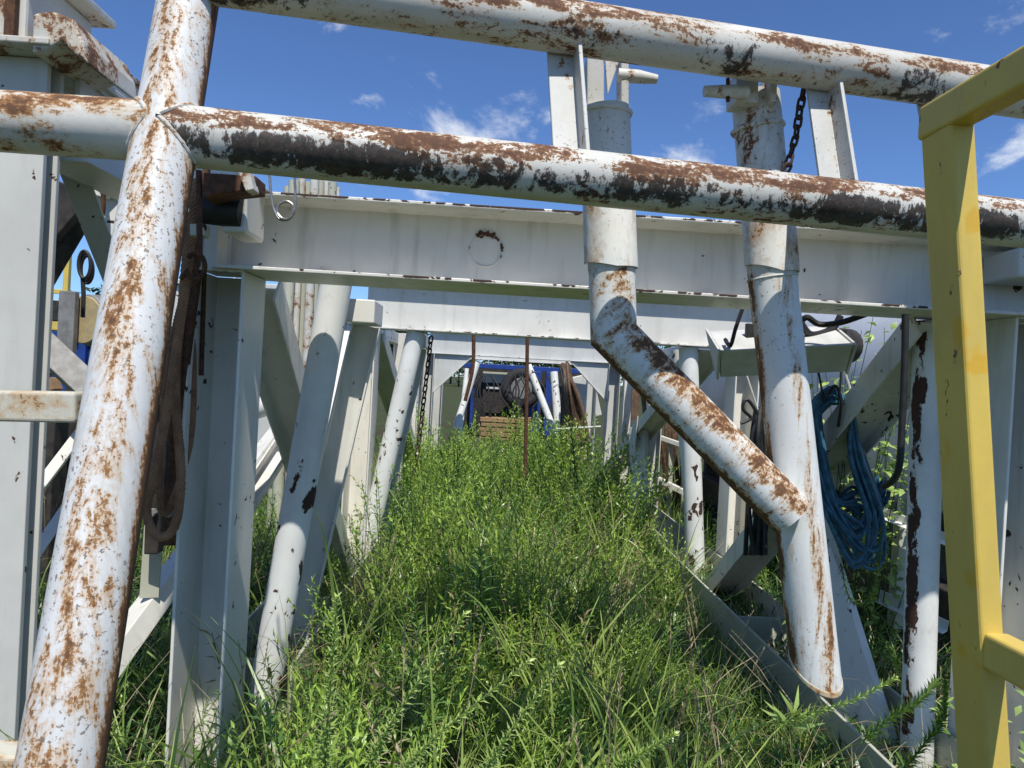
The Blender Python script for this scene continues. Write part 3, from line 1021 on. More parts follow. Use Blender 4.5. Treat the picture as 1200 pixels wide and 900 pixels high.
for px in (48, 77):
    p = P(px, 350, 9.6)
    MB().box((p[0] - 0.035, 9.57, zb), (p[0] + 0.035, 9.64, zb + 1.15)).build('post', 'yellow', yf, 0.008)
pl, pr = P(20, 340, 9.6), P(77, 341, 9.6)
for z0, h in ((zb + 0.02, 0.15), (zb + 0.50, 0.06), (zb + 1.09, 0.06)):
    MB().box((pl[0], 9.645, z0), (pr[0] + 0.034, 9.675, z0 + h)).build('rail', 'yellow', yf, 0.006)
gt = thing('green_tank', 'dark green tank with white lid behind the yellow handrail', 'tank', tuple(Z(P(66, 380, 13), 0)))
q0 = P(66, 360, 13)
MB().box((q0[0] - 0.7, 13, 0.1), (q0[0] + 0.9, 15, q0[2] - 0.05)).build('body', 'green', gt, 0.05)
MB().slab([V(q0[0] - 0.75, 12.95, q0[2] - 0.045), V(q0[0] + 0.95, 12.95, q0[2] - 0.045), V(q0[0] + 0.55, 12.95, q0[2] + 0.13), V(q0[0] - 0.3, 12.95, q0[2] + 0.13)], (0, 2.1, 0)).build('lid', 'tank', gt, 0.02)

# long skid house far left, seen between the left columns
sh = thing('skid_house', 'long grey skid house seen between the left columns', 'skid house', (-3.2, 9.5, 0))
MB().box((-3.7, 8.2, 0.45), (-2.3, 15.0, 2.45)).build('body', 'frame_far', sh, 0.02)
for yy in np.arange(8.4, 14.8, 0.9):
    MB().box((-2.297, yy, 0.5), (-2.24, yy + 0.07, 2.4)).build('rib', 'greysteel', sh, 0.005)
for yy in (8.6, 10.3, 12.1):
    MB().box((-2.296, yy, 0.7), (-2.275, yy + 0.62, 1.95)).build('louvre_door', 'darksteel', sh, 0.008)
MB().box((-3.6, 8.25, 0.0), (-2.4, 14.9, 0.448)).build('skid', 'darksteel', sh, 0.01)
MB().box((-3.75, 8.15, 2.452), (-2.22, 15.05, 2.51)).build('roof', 'frame_far', sh, 0.01)
# timber and loose steel lying in the grass on the left
tb = thing('timber_block', 'two short tan timber blocks stacked by the mast section', 'timber', tuple(Z(P(50, 440, 4.3), 0)))
MB().extrude(R(0.10, 0.075), P(30, 458, 4.3), P(52, 432, 4.3), (0, 0, 1)).build('block', 'wood', tb, 0.004)
MB().extrude(R(0.10, 0.075), P(42, 458, 4.2), P(66, 449, 4.2), (0, 0, 1)).build('block', 'wood', tb, 0.004)
MB().box(tuple(Z(P(30, 460, 4.4), 0)), tuple(P(66, 461, 4.25) + V(0, 0.0, 0))).build('trestle', 'darksteel', tb, 0.01)


def lying(name, label, a, b, w, h, up, mat='frame'):
    o = MB().extrude(Cc(w, h, 0.010), a, b, up).build(name, mat, None, 0.003)
    return tag(o, label, 'steel beam', 'loose steel left of the tunnel')


lying('loose_channel', 'pale channel leaning on the mast, its top edge sunlit', P(15, 610, 3.4), P(100, 498, 3.9), 0.05, 0.17, (-0.6, 0, -1))
lying('loose_channel', 'greyish channel lying low between mast and post', P(28, 668, 3.1), P(112, 545, 3.7), 0.05, 0.14, (-0.6, 0, -1))
lying('loose_channel', 'bluish channel slanting behind the left column down to the weeds', P(128, 790, 2.75), P(345, 490, 4.9), 0.09, 0.11, (-0.8, -0.5, -0.6))
o = MB().slab([P(6, 880, 2.6), P(28, 880, 2.6), P(50, 735, 2.75), P(42, 738, 2.75)], (0.02, 0.18, 0.02)).build('loose_plate', 'frame', None, 0.006)
tag(o, 'brightly lit white plate at the foot of the mast section', 'steel plate', 'loose steel left of the tunnel')
o = MB().extrude(R(0.075, 0.02), P(175, 700, 3.1), P(187, 520, 3.1), (0.3, -1, 0)).build('marker_board', 'cream', None, 0.002)
tag(o, 'narrow pale board standing behind the post near the rope loop', 'board')
o = MB().tube([P(290, 478, 3.9), P(322, 468, 4.0)], 0.075, 20).build('stub_pipe', 'leg', None, 0.004, smooth=True)
tag(o, 'short white stub pipe beside the left column', 'pipe')
lying('loose_channel', 'white tie channel with black strap right of the left column', P(285, 600, 3.6), P(336, 520, 4.2), 0.10, 0.10, (0.2, -1, 0.3))

# wire ropes
def rope(path, r, strands=6, turns_per_m=14.0, n=None, sub=7):
    pts = [np.array(p, float) for p in path]
    # resample smoothly (Catmull-Rom)
    out = []
    for i in range(len(pts) - 1):
        p0 = pts[max(i - 1, 0)]
        p1, p2 = pts[i], pts[i + 1]
        p3 = pts[min(i + 2, len(pts) - 1)]
        m = max(6, int(np.linalg.norm(p2 - p1) / (r * 0.9)))
        for k in range(m):
            t = k / m
            out.append(0.5 * ((2 * p1) + (-p0 + p2) * t + (2 * p0 - 5 * p1 + 4 * p2 - p3) * t * t + (-p0 + 3 * p1 - 3 * p2 + p3) * t ** 3))
    out.append(pts[-1])
    mb = MB()
    s = 0.0
    frs = []
    x = None
    for i, p in enumerate(out):
        d = unit(out[min(i + 1, len(out) - 1)] - out[max(i - 1, 0)])
        if x is None:
            x = unit(np.cross(d, V(0.3, 1, 0.2)))
        x = unit(x - d * np.dot(x, d))
        frs.append((p, x, np.cross(d, x), s))
        if i + 1 < len(out):
            s += np.linalg.norm(out[i + 1] - p)
    for k in range(strands):
        pp = []
        for p, x, y, s in frs:
            a = 2 * math.pi * (k / strands + s * turns_per_m)
            pp.append(p + (x * math.cos(a) + y * math.sin(a)) * r * 0.62)
        mb.tube(pp, r * 0.42, sub)
    return mb


def spline(path, m=8):
    pts = [np.array(p, float) for p in path]
    out = []
    for i in range(len(pts) - 1):
        p0, p1, p2, p3 = pts[max(i - 1, 0)], pts[i], pts[i + 1], pts[min(i + 2, len(pts) - 1)]
        for k in range(m):
            t = k / m
            out.append(0.5 * ((2 * p1) + (-p0 + p2) * t + (2 * p0 - 5 * p1 + 4 * p2 - p3) * t * t + (-p0 + 3 * p1 - 3 * p2 + p3) * t ** 3))
    out.append(pts[-1])
    return out


wr = thing('wire_rope_sling', 'rusty twisted wire rope sling hanging behind the post', 'wire rope', tuple(P(205, 400, 2.5)))
rope([P(228, 210, 2.5), P(226, 262, 2.5), P(218, 330, 2.5), P(208, 400, 2.5), P(196, 480, 2.5), P(180, 560, 2.52), P(172, 600, 2.55), P(184, 628, 2.55), P(204, 618, 2.55), P(212, 560, 2.55), P(206, 450, 2.58), P(216, 330, 2.6), P(222, 250, 2.6)], 0.016, 6, 11.0).build('main_rope', 'rope', wr, smooth=True)
rope([P(214, 350, 2.62), P(198, 420, 2.62), P(190, 500, 2.62), P(186, 570, 2.62), P(196, 600, 2.64), P(222, 520, 2.66), P(226, 420, 2.66), P(218, 330, 2.66)], 0.013, 6, 13.0).build('inner_rope', 'rope', wr, smooth=True)
ring = [P(229 + 11 * math.cos(a), 312 + 15 * math.sin(a), 2.44 + 0.01 * math.sin(a)) for a in np.linspace(-2.4, 2.7, 22)]
MB().tube(ring + [P(212, 327, 2.45)], 0.0085, 8).build('eye_ring', 'rust', wr, smooth=True)
MB().slab([P(238, 190, 2.6), P(244, 190, 2.6), P(232, 330, 2.6), P(212, 480, 2.6), P(206, 480, 2.6)], (0, 0.03, 0)).build('hanger_plate', 'rust', wr, 0.002)
tk2 = thing('hanging_tackle', 'dark rust brown links and plates hanging between post and left column', 'tackle', tuple(P(200, 480, 2.85)))
MB().slab([P(212, 330, 2.85), P(236, 330, 2.85), P(226, 470, 2.85), P(206, 640, 2.85), P(190, 640, 2.85), P(200, 470, 2.85)], (0, 0.05, 0)).build('link_plate', 'rust', tk2, 0.006)
MB().slab([P(176, 430, 3.0), P(198, 420, 3.0), P(196, 560, 3.0), P(184, 650, 3.0), P(168, 650, 3.0)], (0, 0.06, 0)).build('link_plate', 'darksteel', tk2, 0.006)
MB().tube([P(222, 345, 2.8), P(214, 430, 2.8), P(203, 520, 2.8)], 0.022, 10).build('bar', 'rust', tk2, smooth=True)
MB().tube(spline([P(230, 420, 2.9), P(236, 470, 2.9), P(232, 540, 2.9), P(214, 600, 2.9), P(196, 612, 2.9)], 6), 0.020, 10).build('hose', 'black', tk2, smooth=True)
for k, (px, py) in enumerate(((224, 360), (212, 480), (200, 600), (186, 470), (180, 600))):
    q = P(px, py, 2.84 if k < 3 else 2.99)
    MB().tube([q, q + V(0, -0.03, 0)], 0.018, 6).build('bolt', 'greysteel', tk2)
for a, b, r in (((236, 280), (228, 400), 0.012), ((240, 300), (236, 440), 0.009)):
    MB().tube([P(a[0], a[1], 2.7), P(b[0], b[1], 2.7)], r, 8).build('rod', 'rust', tk2, smooth=True)
hb = thing('rusty_hanger_bracket', 'rust brown hanger bracket under the lower rail left end', 'bracket', tuple(P(262, 215, 2.3)))
MB().slab([P(238, 202, 2.3), P(300, 206, 2.3), P(300, 222, 2.3), P(262, 226, 2.3), P(238, 232, 2.3)], (0, 0.10, 0)).build('plate', 'rust', hb, 0.004)
MB().slab([P(278, 200, 2.26), P(292, 200, 2.26), P(297, 222, 2.26), P(288, 224, 2.26)], (0, 0.06, 0)).build('white_tab', 'rustplate', hb, 0.003)
MB().tube([P(233, 200, 2.32), P(234, 300, 2.32)], 0.010, 8).build('rod', 'rust', hb, smooth=True)
MB().slab([P(222, 262, 2.4), P(240, 262, 2.4), P(240, 276, 2.4), P(222, 276, 2.4)], (0, 0.05, 0)).build('clip_block', 'cream', hb, 0.004)

# wire safety pin hanging in front of the beam
sp = [P(316, 205, 2.2), P(317, 222, 2.2), P(320, 242, 2.2), P(327, 256, 2.2), P(338, 257, 2.2), P(344, 248, 2.2), P(343, 240, 2.2), P(336, 236, 2.2), P(327, 240, 2.2), P(325, 249, 2.2), P(331, 256, 2.196), P(339, 256, 2.193), P(345, 246, 2.193), P(346, 225, 2.193), P(345, 205, 2.193)]
tag(MB().tube(spline(sp, 4), 0.0042, 8).build('wire_safety_pin', 'pin', None, smooth=True), 'bent wire safety pin with coil hanging before the beam', 'wire pin')

# cluster of pale pipe ends over the first beam, far behind
pk = thing('pipe_stack', 'bundle of weathered white upright pipes showing over the first beam', 'pipes', tuple(Z(P(368, 235, 6.6), 0)))
for k, (px, py, r) in enumerate([(345, 212, 0.05), (354, 208, 0.035), (361, 214, 0.05), (369, 207, 0.04), (376, 212, 0.035), (383, 206, 0.045), (390, 214, 0.04), (395, 220, 0.03), (338, 219, 0.04)]):
    q = P(px, py, 6.6 + 0.1 * (k % 3))
    MB().tube([V(q[0] + 0.03 * (k % 2), q[1], 0), q], r, 14).build('pipe', 'rustplate' if k % 2 else 'cream', pk, smooth=True)

# ------------------------------------------------------------------ things on the right
lf = thing('trough_light', 'galvanised wedge shaped light trough hung under the first beam', 'light fixture', tuple(P(935, 420, 3.25)))
La, Lb = P(845, 411, 3.15), P(1000, 404, 3.10)
bu, bd = V(0.02, 0.26, 0.105), V(0.06, 0.17, -0.115)
tr = MB()
tr.add([La, La + bu, La + bd, Lb, Lb + bu, Lb + bd], [(0, 3, 4, 1), (0, 2, 5, 3), (1, 4, 5, 2), (0, 1, 2), (3, 5, 4)])
tr.build('housing', 'galv', lf, 0.004)
MB().slab([Lb + V(0.004, -0.012, 0), Lb + bu + V(0.004, 0.01, 0.012), Lb + bd + V(0.004, 0.01, -0.012)], (0.012, 0, 0)).build('end_plate', 'galv', lf, 0.002)
MB().slab([La + V(-0.004, -0.012, 0), La + bu + V(-0.004, 0.01, 0.012), La + bd + V(-0.004, 0.01, -0.012)], (-0.012, 0, 0)).build('end_plate', 'galv', lf, 0.002)
ec = Lb + (bu + bd) * 0.45 + V(0.0, 0.10, 0.02)
MB().tube([ec, ec + V(0.12, 0.05, 0)], 0.085, 18).build('lamp_end', 'darksteel', lf, 0.006, smooth=True)
le = bpy.data.objects[[c_.name for c_ in lf.children][-1]]
MB().tube([ec + V(0.12, 0.05, 0), ec + V(0.17, 0.07, -0.005)], 0.035, 14).build('knob', 'darksteel', le, 0.004, smooth=True)
for k, px in enumerate((878, 985)):
    q = P(px, 396, 3.3)
    MB().box((q[0] - 0.02, 3.28, q[2] - 0.01), (q[0] + 0.02, 3.31, ZB - 0.02)).build('hanger', 'black', lf, 0.003)
# black lamp cables over the trough
cbl = thing('lamp_cable', 'black cables looped over the light trough', 'cable', tuple(P(940, 380, 3.1)))
MB().tube(spline([P(1015, 368, 3.0), P(985, 378, 3.05), P(960, 380, 3.1), P(945, 372, 3.1), P(935, 385, 3.15), P(940, 398, 3.2)], 6), 0.013, 8).build('cable', 'black', cbl, smooth=True)
MB().tube(spline([P(870, 362, 3.1), P(862, 385, 3.1), P(856, 405, 3.1), P(850, 398, 3.2)], 6), 0.009, 8).build('cable', 'black', cbl, smooth=True)
MB().tube(spline([P(935, 372, 3.2), P(950, 392, 3.25), P(975, 385, 3.3), P(985, 370, 3.3)], 6), 0.016, 8).build('cable', 'black', cbl, smooth=True)
bc = MB()
bc.tube(spline([P(1061, 368, 2.55), P(1060, 430, 2.55), P(1057, 500, 2.55), P(1054, 545, 2.55), P(1047, 562, 2.6), P(1036, 570, 2.7)], 8), 0.0125, 10)
tag(bc.build('black_cable', 'black', None, smooth=True), 'thick black cable hanging in front of the right diagonal brace', 'cable')

# blue hose coil
hr = np.random.default_rng(11)
hz = thing('blue_hose_coil', 'coil of blue hose hanging from the right brace', 'hose', tuple(P(985, 560, 3.5)))
hm = MB()
for k in range(26):
    dx = hr.uniform(-12, 10)
    w = hr.uniform(14, 36)
    low = hr.uniform(575, 668)
    yk = 3.45 + hr.uniform(-0.10, 0.10)
    top = 452 + hr.uniform(0, 22)
    loop = [(976 + dx * 0.4, top), (962 - w * 0.2 + dx * 0.3, top + 18), (960 - w * 0.15 + dx, 520 + hr.uniform(-10, 15)), (972 + dx, 585), (1000 + dx, low - 12),
            (1018 + dx * 1.3, low), (1030 + dx * 1.2, low - 22), (1024 + dx, 590), (1005 + dx * 0.8, 535), (988 + w * 0.3, 480), (976 + dx * 0.4, top)]
    hm.tube(spline([P(a, b, yk) for a, b in loop], 6), 0.0088, 7, caps=False)
hm.build('hose', 'hose', hz, smooth=True)
MB().tube(spline([P(966, 470, 3.31), P(978, 452, 3.31), P(986, 470, 3.31), P(982, 500, 3.36)], 6), 0.007, 6).build('tie', 'black', hz, smooth=True)
MB().tube([P(957, 425, 3.33), P(966, 472, 3.34)], 0.005, 6).build('hanger_cord', 'black', hz, smooth=True)
MB().tube([P(986, 422, 3.33), P(984, 470, 3.34)], 0.005, 6).build('hanger_cord', 'black', hz, smooth=True)
wsn = MB().tube(spline([P(988, 430, 3.34), P(996, 455, 3.34), P(1001, 468, 3.33), P(1006, 470, 3.33), P(1003, 476, 3.33), P(999, 470, 3.33)], 5), 0.006, 6)
wsn.build('white_string', 'glove', hz, smooth=True)

# dark hose bundle behind the struts
hb2 = thing('dark_hose_bundle', 'bundle of black hoses hanging behind the right strut', 'hose', tuple(P(890, 560, 4.0)))
bm_ = MB()
for k in range(9):
    x0 = hr.uniform(878, 902)
    bm_.tube(spline([P(888 + hr.uniform(-5, 5), 478, 4.0), P(x0, 520, 4.0 + hr.uniform(-.1, .1)), P(x0 + hr.uniform(-4, 6), 590, 4.0), P(x0 + hr.uniform(-10, 10), 650, 4.0 + hr.uniform(-.1, .1))], 6), 0.013, 6)
bm_.build('hose', 'black', hb2, smooth=True)
MB().tube(spline([P(888, 485, 3.95), P(878, 470, 3.95), P(872, 470, 3.95), P(871, 480, 3.95), P(880, 490, 3.95), P(868, 496, 3.95)], 5), 0.010, 6).build('loop', 'black', hb2, smooth=True)
MB().tube([P(875, 440, 3.95), P(888, 480, 3.95)], 0.005, 6).build('hanger_cord', 'glove', hb2, smooth=True)

# small pale pipe rack
rk = thing('small_rack', 'low white steel rack standing in grass beyond the right brace', 'rack', tuple(Z(P(1055, 700, 4.0), 0)))
MB().extrude(L(0.05, 0.05, 0.006), P(1000, 590, 4.0), P(1110, 636, 3.7), (0, -0.3, 1)).build('top_angle', 'frame', rk, 0.002)
MB().extrude(R(0.07, 0.07), P(1058, 612, 3.92), P(1050, 735, 3.92), (0, -1, 0)).build('post', 'cream', rk, 0.004)
MB().extrude(L(0.05, 0.06, 0.006), P(1030, 702, 3.9), P(1110, 740, 3.6), (0, -0.3, 1)).build('bottom_angle', 'frame', rk, 0.002)
MB().extrude(R(0.05, 0.05), P(1030, 572, 4.6), P(1100, 592, 4.5), (0, 0, 1)).build('back_rail', 'frame', rk, 0.003)
for px in (1058, 1092):
    a = P(px, 580, 4.58)
    MB().box((a[0] - 0.02, 4.56, 0.0), (a[0] + 0.02, 4.6, a[2] - 0.022)).build('back_post', 'frame', rk, 0.003)

# far small rack with rusty hoses, seen under the raking brace
rk2 = thing('far_pipe_rack', 'small white ladder rack with rusty hoses under the raking brace', 'rack', tuple(Z(P(775, 560, 8.5), 0)))
MB().extrude(R(0.05, 0.05), P(760, 508, 8.5), P(815, 527, 8.0), (0, 0, 1)).build('rail', 'frame', rk2, 0.003)
MB().extrude(R(0.06, 0.06), P(748, 550, 8.5), P(812, 582, 8.0), (0, 0, 1)).build('rail', 'frame', rk2, 0.003)
for px, a, b in ((770, 512, 560), (786, 518, 566), (802, 524, 576)):
    MB().extrude(R(0.05, 0.05), P(px, a, 8.3), P(px - 2, b + 40, 8.3), (0, -1, 0)).build('post', 'cream', rk2, 0.003)
rh = MB()
for k in range(14):
    x0 = hr.uniform(742, 805)
    rh.tube(spline([P(x0, 455 + hr.uniform(0, 30), 8.9), P(x0 + hr.uniform(-8, 8), 510, 8.8), P(x0 + hr.uniform(-8, 8), 560, 8.9), P(x0 + hr.uniform(-8, 8), 600, 8.9)], 5), 0.028, 6)
rh.build('hose', 'hose_brown', rk2, smooth=True)

# white tank and dark skid under it
tk = thing('white_tank', 'large white horizontal tank behind the right side of the tunnel', 'tank', (3.35, 6.5, 0))
MB().tube([V(3.35, 3.75, 1.62), V(3.35, 3.82, 1.62), V(3.35, 9.5, 1.62), V(3.35, 9.6, 1.62)], [0.80, 0.88, 0.88, 0.8], 48).build('shell', 'tank', tk, smooth=True)
for yy in (4.3, 6.6, 8.8):
    MB().box((2.75, yy, 0.0), (3.95, yy + 0.12, 1.05)).build('saddle', 'darksteel', tk, 0.01)
MB().box((2.62, 3.8, 0.30), (2.78, 9.5, 0.55)).build('skid_rail', 'darksteel', tk, 0.01)

# ------------------------------------------------------------------ far end of the tunnel
def fp(px, py, Y=20.0):
    return P(px, py, Y)


fe = thing('blue_trailer_end', 'blue steel trailer end closing the far end of the tunnel', 'trailer', tuple(Z(fp(605, 500), 0)))
a, b = fp(560, 428), fp(682, 438)
MB().box((a[0] - 0.4, 20.0, b[2] - 0.0), (b[0] + 0.5, 20.15, b[2] + 0.13)).build('top_beam', 'blue', fe, 0.01)
c = fp(560, 434)
for px, w in ((553, 0.08), (622, 0.30), (640, 0.16)):
    q = fp(px, 440)
    MB().box((q[0], 19.95, 0.05), (q[0] + w, 20.1, b[2] - 0.002)).build('post', 'blue', fe, 0.01)
q0, q1 = fp(566, 437), fp(612, 448)
MB().box((q0[0], 20.3, q1[2] - 0.06), (q1[0], 20.34, q0[2] + 0.05)).build('beige_panel', 'cream', fe)
q0, q1 = fp(566, 452), fp(612, 474)
MB().box((q0[0], 20.35, q1[2] - 0.3), (q1[0] + 1.2, 20.4, q0[2] + 0.1)).build('dark_panel', 'darksteel', fe)
MB().box((q0[0] + 0.1, 20.30, q0[2] - 0.08), (q1[0] - 0.1, 20.345, q0[2] - 0.02)).build('light_strip', 'frame_far', fe)
MB().box((a[0] - 0.4, 20.5, 0.0), (b[0] + 0.5, 20.6, b[2] + 0.1)).build('back_wall', 'darksteel', fe)
ty = thing('spare_tyre', 'dark tyre with pale wheel leaning at the far tunnel end', 'tyre', tuple(fp(612, 480, 19.7)))
tc_ = fp(611, 455, 19.6)
tp = [tc_ + V(0.42 * math.cos(a), 0.1 * math.sin(a), 0.42 * math.sin(a)) for a in np.linspace(0, 2 * math.pi, 33)]
MB().tube(tp, 0.14, 12, caps=False).build('tread', 'tyre', ty, smooth=True)
MB().tube([tc_ + V(0, -0.05, 0), tc_ + V(0.0, 0.05, 0)], 0.29, 24).build('wheel', 'greysteel', ty, 0.01)
pn = thing('plank_stack', 'stack of tan timber planks at the far tunnel end', 'timber', tuple(Z(fp(592, 520, 18.8), 0)))
a, b = fp(563, 488, 18.8), fp(616, 488, 18.8)
for k in range(9):
    z0 = a[2] - 0.125 * (k + 1)
    MB().box((a[0] + 0.03 * (k % 2), 18.75 + 0.02 * (k % 3), z0), (b[0] - 0.05 * ((k + 1) % 3), 19.4, z0 + 0.105)).build('plank', 'wood', pn, 0.006)
cl = thing('spring_coil', 'tan coiled hose standing beside the far plank stack', 'hose', tuple(Z(fp(612, 510, 18.5), 0)))
pts = []
ca = fp(612, 530, 18.5)
for a in np.linspace(0, 2 * math.pi * 15, 15 * 14):
    pts.append(ca + V(0.17 * math.cos(a), 0.12 * math.sin(a), 0.9 * a / (2 * math.pi * 15)))
MB().tube(pts, 0.022, 6).build('coil', 'wood', cl, smooth=True)
cc_ = MB()
for k in range(18):
    x0 = hr.uniform(562, 650)
    cc_.tube(spline([fp(x0, 440, 19.2), fp(x0 + hr.uniform(-12, 12), 460, 19.1), fp(x0 + hr.uniform(-14, 14), 480, 19.0), fp(x0 + hr.uniform(-6, 14), 500, 19.0)], 6), 0.022, 6)
tag(cc_.build('hanging_hoses', 'black', None, smooth=True), 'thin black hoses drooping in front of the far blue trailer', 'hose')

# leaning white poles near the far end
for a, b, r, lab in (((559, 425), (534, 502), 0.075, 'white pole leaning left at the far tunnel end'), ((619, 428), (652, 512), 0.075, 'white pole leaning right at the far tunnel end'),
                     ((649, 436), (656, 520), 0.085, 'short upright white pole beside the brown hose bundle'), ((547, 432), (538, 520), 0.05, 'thin dull pole left of the far trailer')):
    tag(MB().tube([P(a[0], a[1], 15.5), P(b[0], b[1], 15.2)], r, 14).build('leaning_pole', 'leg', None, smooth=True), lab, 'pole', 'poles at the far tunnel end')
bb = P(678, 470, 14.8)
o = MB().extrude(R(0.55, 0.12), P(679, 440, 14.8), P(690, 490, 14.8), (0, -1, 0.2)).build('tilted_box', 'frame_far', None, 0.02)
tag(o, 'pale tilted box hanging beside the far right gusset', 'box')
# brown hose bundle at the right, near frame three
bh = thing('brown_hose_bundle', 'thick bundle of brown hoses hanging by the far right gusset', 'hose', tuple(P(675, 520, 11.2)))
for nm, m_, n_, x_a, x_b in (('hose', 'black', 12, 656, 668), ('hose', 'hose_brown', 16, 664, 690)):
    mb = MB()
    for k in range(n_):
        x0 = hr.uniform(x_a, x_b)
        mb.tube(spline([P(660 + hr.uniform(-4, 6), 424 + hr.uniform(0, 8), 11.3), P(0.5 * (662 + x0), 455, 11.2 + hr.uniform(-.15, .15)), P(x0, 500, 11.2), P(x0 + hr.uniform(-3, 5), 545, 11.2 + hr.uniform(-.15, .15)), P(x0 + hr.uniform(-3, 5), 590, 11.2)], 6), 0.024, 6)
    mb.build(nm, m_, bh, smooth=True)
MB().tube([P(652, 503, 11.0), P(704, 500, 11.0)], 0.02, 6).build('tie_string', 'glove', bh)

# rusty rods hanging from the second frame
for a, b, lab in (((555, 392), (545, 470), 'short rusty rod hanging from the second beam, left of centre'), ((618, 394), (615, 560), 'long rusty rod hanging down the middle of the tunnel')):
    mb = MB()
    mb.tube(spline([P(a[0], a[1], 7.6), P(a[0] - 1, (a[1] + b[1]) / 2, 7.6), P(b[0], b[1], 7.6)], 5), 0.020, 8)
    tag(mb.build('hanging_rod', 'rust', None, smooth=True), lab, 'rod', 'rods hanging in the tunnel')
# chain along the second frame's left leg
c2 = thing('far_chain', 'dark chain hanging beside the second left raking leg', 'chain', tuple(P(492, 440, 5.9)))
for k in range(20):
    q = P(505 - 0.85 * k, 398 + 7.2 * k, 6.05)
    li = link0.copy()
    COL.objects.link(li)
    li.parent = c2
    li.matrix_local = Matrix.Translation(Vector(q - np.array(c2['_w']))) @ Matrix.Rotation(math.radians(8), 4, 'Y') @ Matrix.Rotation(math.radians(40 + 90 * (k % 2)), 4, 'Z') @ Matrix.Scale(1.9, 4)


# ------------------------------------------------------------------ vegetation


def np_mesh(name, verts, tris, tint, mat):
    me = bpy.data.meshes.new(name)
    nv, nt_ = len(verts), len(tris)
    me.vertices.add(nv)
    me.vertices.foreach_set('co', np.ascontiguousarray(verts, np.float32).ravel())
    me.loops.add(nt_ * 3)
    me.loops.foreach_set('vertex_index', np.ascontiguousarray(tris, np.int32).ravel())
    me.polygons.add(nt_)
    me.polygons.foreach_set('loop_start', np.arange(0, nt_ * 3, 3, dtype=np.int32))
    me.update(calc_edges=True)
    at = me.attributes.new('tint', 'FLOAT', 'POINT')
    at.data.foreach_set('value', np.ascontiguousarray(tint, np.float32))
    me.materials.append(MAT[mat])
    o = bpy.data.objects.new(name, me)
    COL.objects.link(o)
    return o


class Leafy:
    def __init__(self):
        self.v, self.t, self.c = [], [], []

    def leaf(self, p, d, n, ln, w, tint, one=False):
        d = unit(d)
        s = np.cross(d, n)
        if np.linalg.norm(s) < 1e-4:
            s = np.cross(d, V(1, 0.2, 0))
        s = unit(s) * w * 0.5
        up = np.cross(s, d)
        up = unit(up) * ln * 0.10
        o = len(self.v)
        if one:
            self.v += [p - s * 0.8, p + s * 0.8, p + d * ln]
            self.t += [(o, o + 1, o + 2)]
            self.c += [tint, tint, tint + 0.1]
        else:
            m = p + d * ln * 0.45
            self.v += [p, m - s + up, m + s + up, p + d * ln - up]
            self.t += [(o, o + 1, o + 2), (o + 1, o + 3, o + 2)]
            self.c += [tint, tint, tint, tint + 0.12]

    def blade(self, p, d, ln, w, droop, tint, seg=5):
        d = unit(d)
        side = unit(np.cross(d, V(random.uniform(-1, 1), random.uniform(-1, 1), 0.2)))
        o = len(self.v)
        q = np.array(p, float)
        out = unit(V(d[0], d[1], 0.001))
        for k in range(seg + 1):
            t = k / seg
            ww = w * (1 - t ** 1.6) * 0.5 + 0.0004
            self.v += [q - side * ww, q + side * ww]
            self.c += [tint + 0.25 * t] * 2
            d = unit(d + (out * 0.5 - V(0, 0, 1)) * droop * (t + 0.1) / seg * 2)
            q = q + d * ln / seg
        for k in range(seg):
            a = o + 2 * k
            self.t += [(a, a + 1, a + 3), (a, a + 3, a + 2)]

    def stem(self, pts, r0, r1, tint):
        o = len(self.v)
        n = len(pts)
        for k, p in enumerate(pts):
            r = r0 + (r1 - r0) * k / (n - 1)
            for a in (0, 2.094, 4.189):
                self.v.append(p + V(math.cos(a) * r, math.sin(a) * r, 0))
                self.c.append(tint)
        for k in range(n - 1):
            for a in range(3):
                b = (a + 1) % 3
                i0, i1, j0, j1 = o + 3 * k + a, o + 3 * k + b, o + 3 * k + 3 + a, o + 3 * k + 3 + b
                self.t += [(i0, i1, j1), (i0, j1, j0)]

    def arr(self):
        return np.array(self.v, np.float32), np.array(self.t, np.int32), np.array(self.c, np.float32)


def rnd(a, b):
    return random.uniform(a, b)


def brush(L_, p0, d, ln, n, leaf_len, leaf_w, tint, curve=0.3, one=False, open_=1.0):
    """a shoot: thin stem set all round with narrow leaves"""
    pts = [np.array(p0, float)]
    d = unit(d)
    seg = 6
    for k in range(seg):
        d = unit(d + V(rnd(-.08, .08), rnd(-.08, .08), curve / seg))
        pts.append(pts[-1] + d * ln / seg)
    L_.stem(pts, 0.0018, 0.0008, tint - 0.1)
    a = rnd(0, 6)
    for k in range(n):
        t = (k + rnd(0, 0.8)) / n
        i = min(int(t * seg), seg - 1)
        u = t * seg - i
        p = pts[i] * (1 - u) + pts[i + 1] * u
        ax = unit(pts[i + 1] - pts[i])
        a += 2.4
        x = unit(np.cross(ax, V(0.2, 1, 0.1)))
        y = np.cross(ax, x)
        rad = x * math.cos(a) + y * math.sin(a)
        op = open_ * (1.15 - 0.75 * t)
        dd = ax * (0.55 + 0.5 * t) + rad * op
        l2 = leaf_len * (1.0 - 0.45 * t) * rnd(0.75, 1.2)
        L_.leaf(p, dd, ax, l2, leaf_w, tint + 0.30 * t + rnd(-.24, .24), one)
    return pts


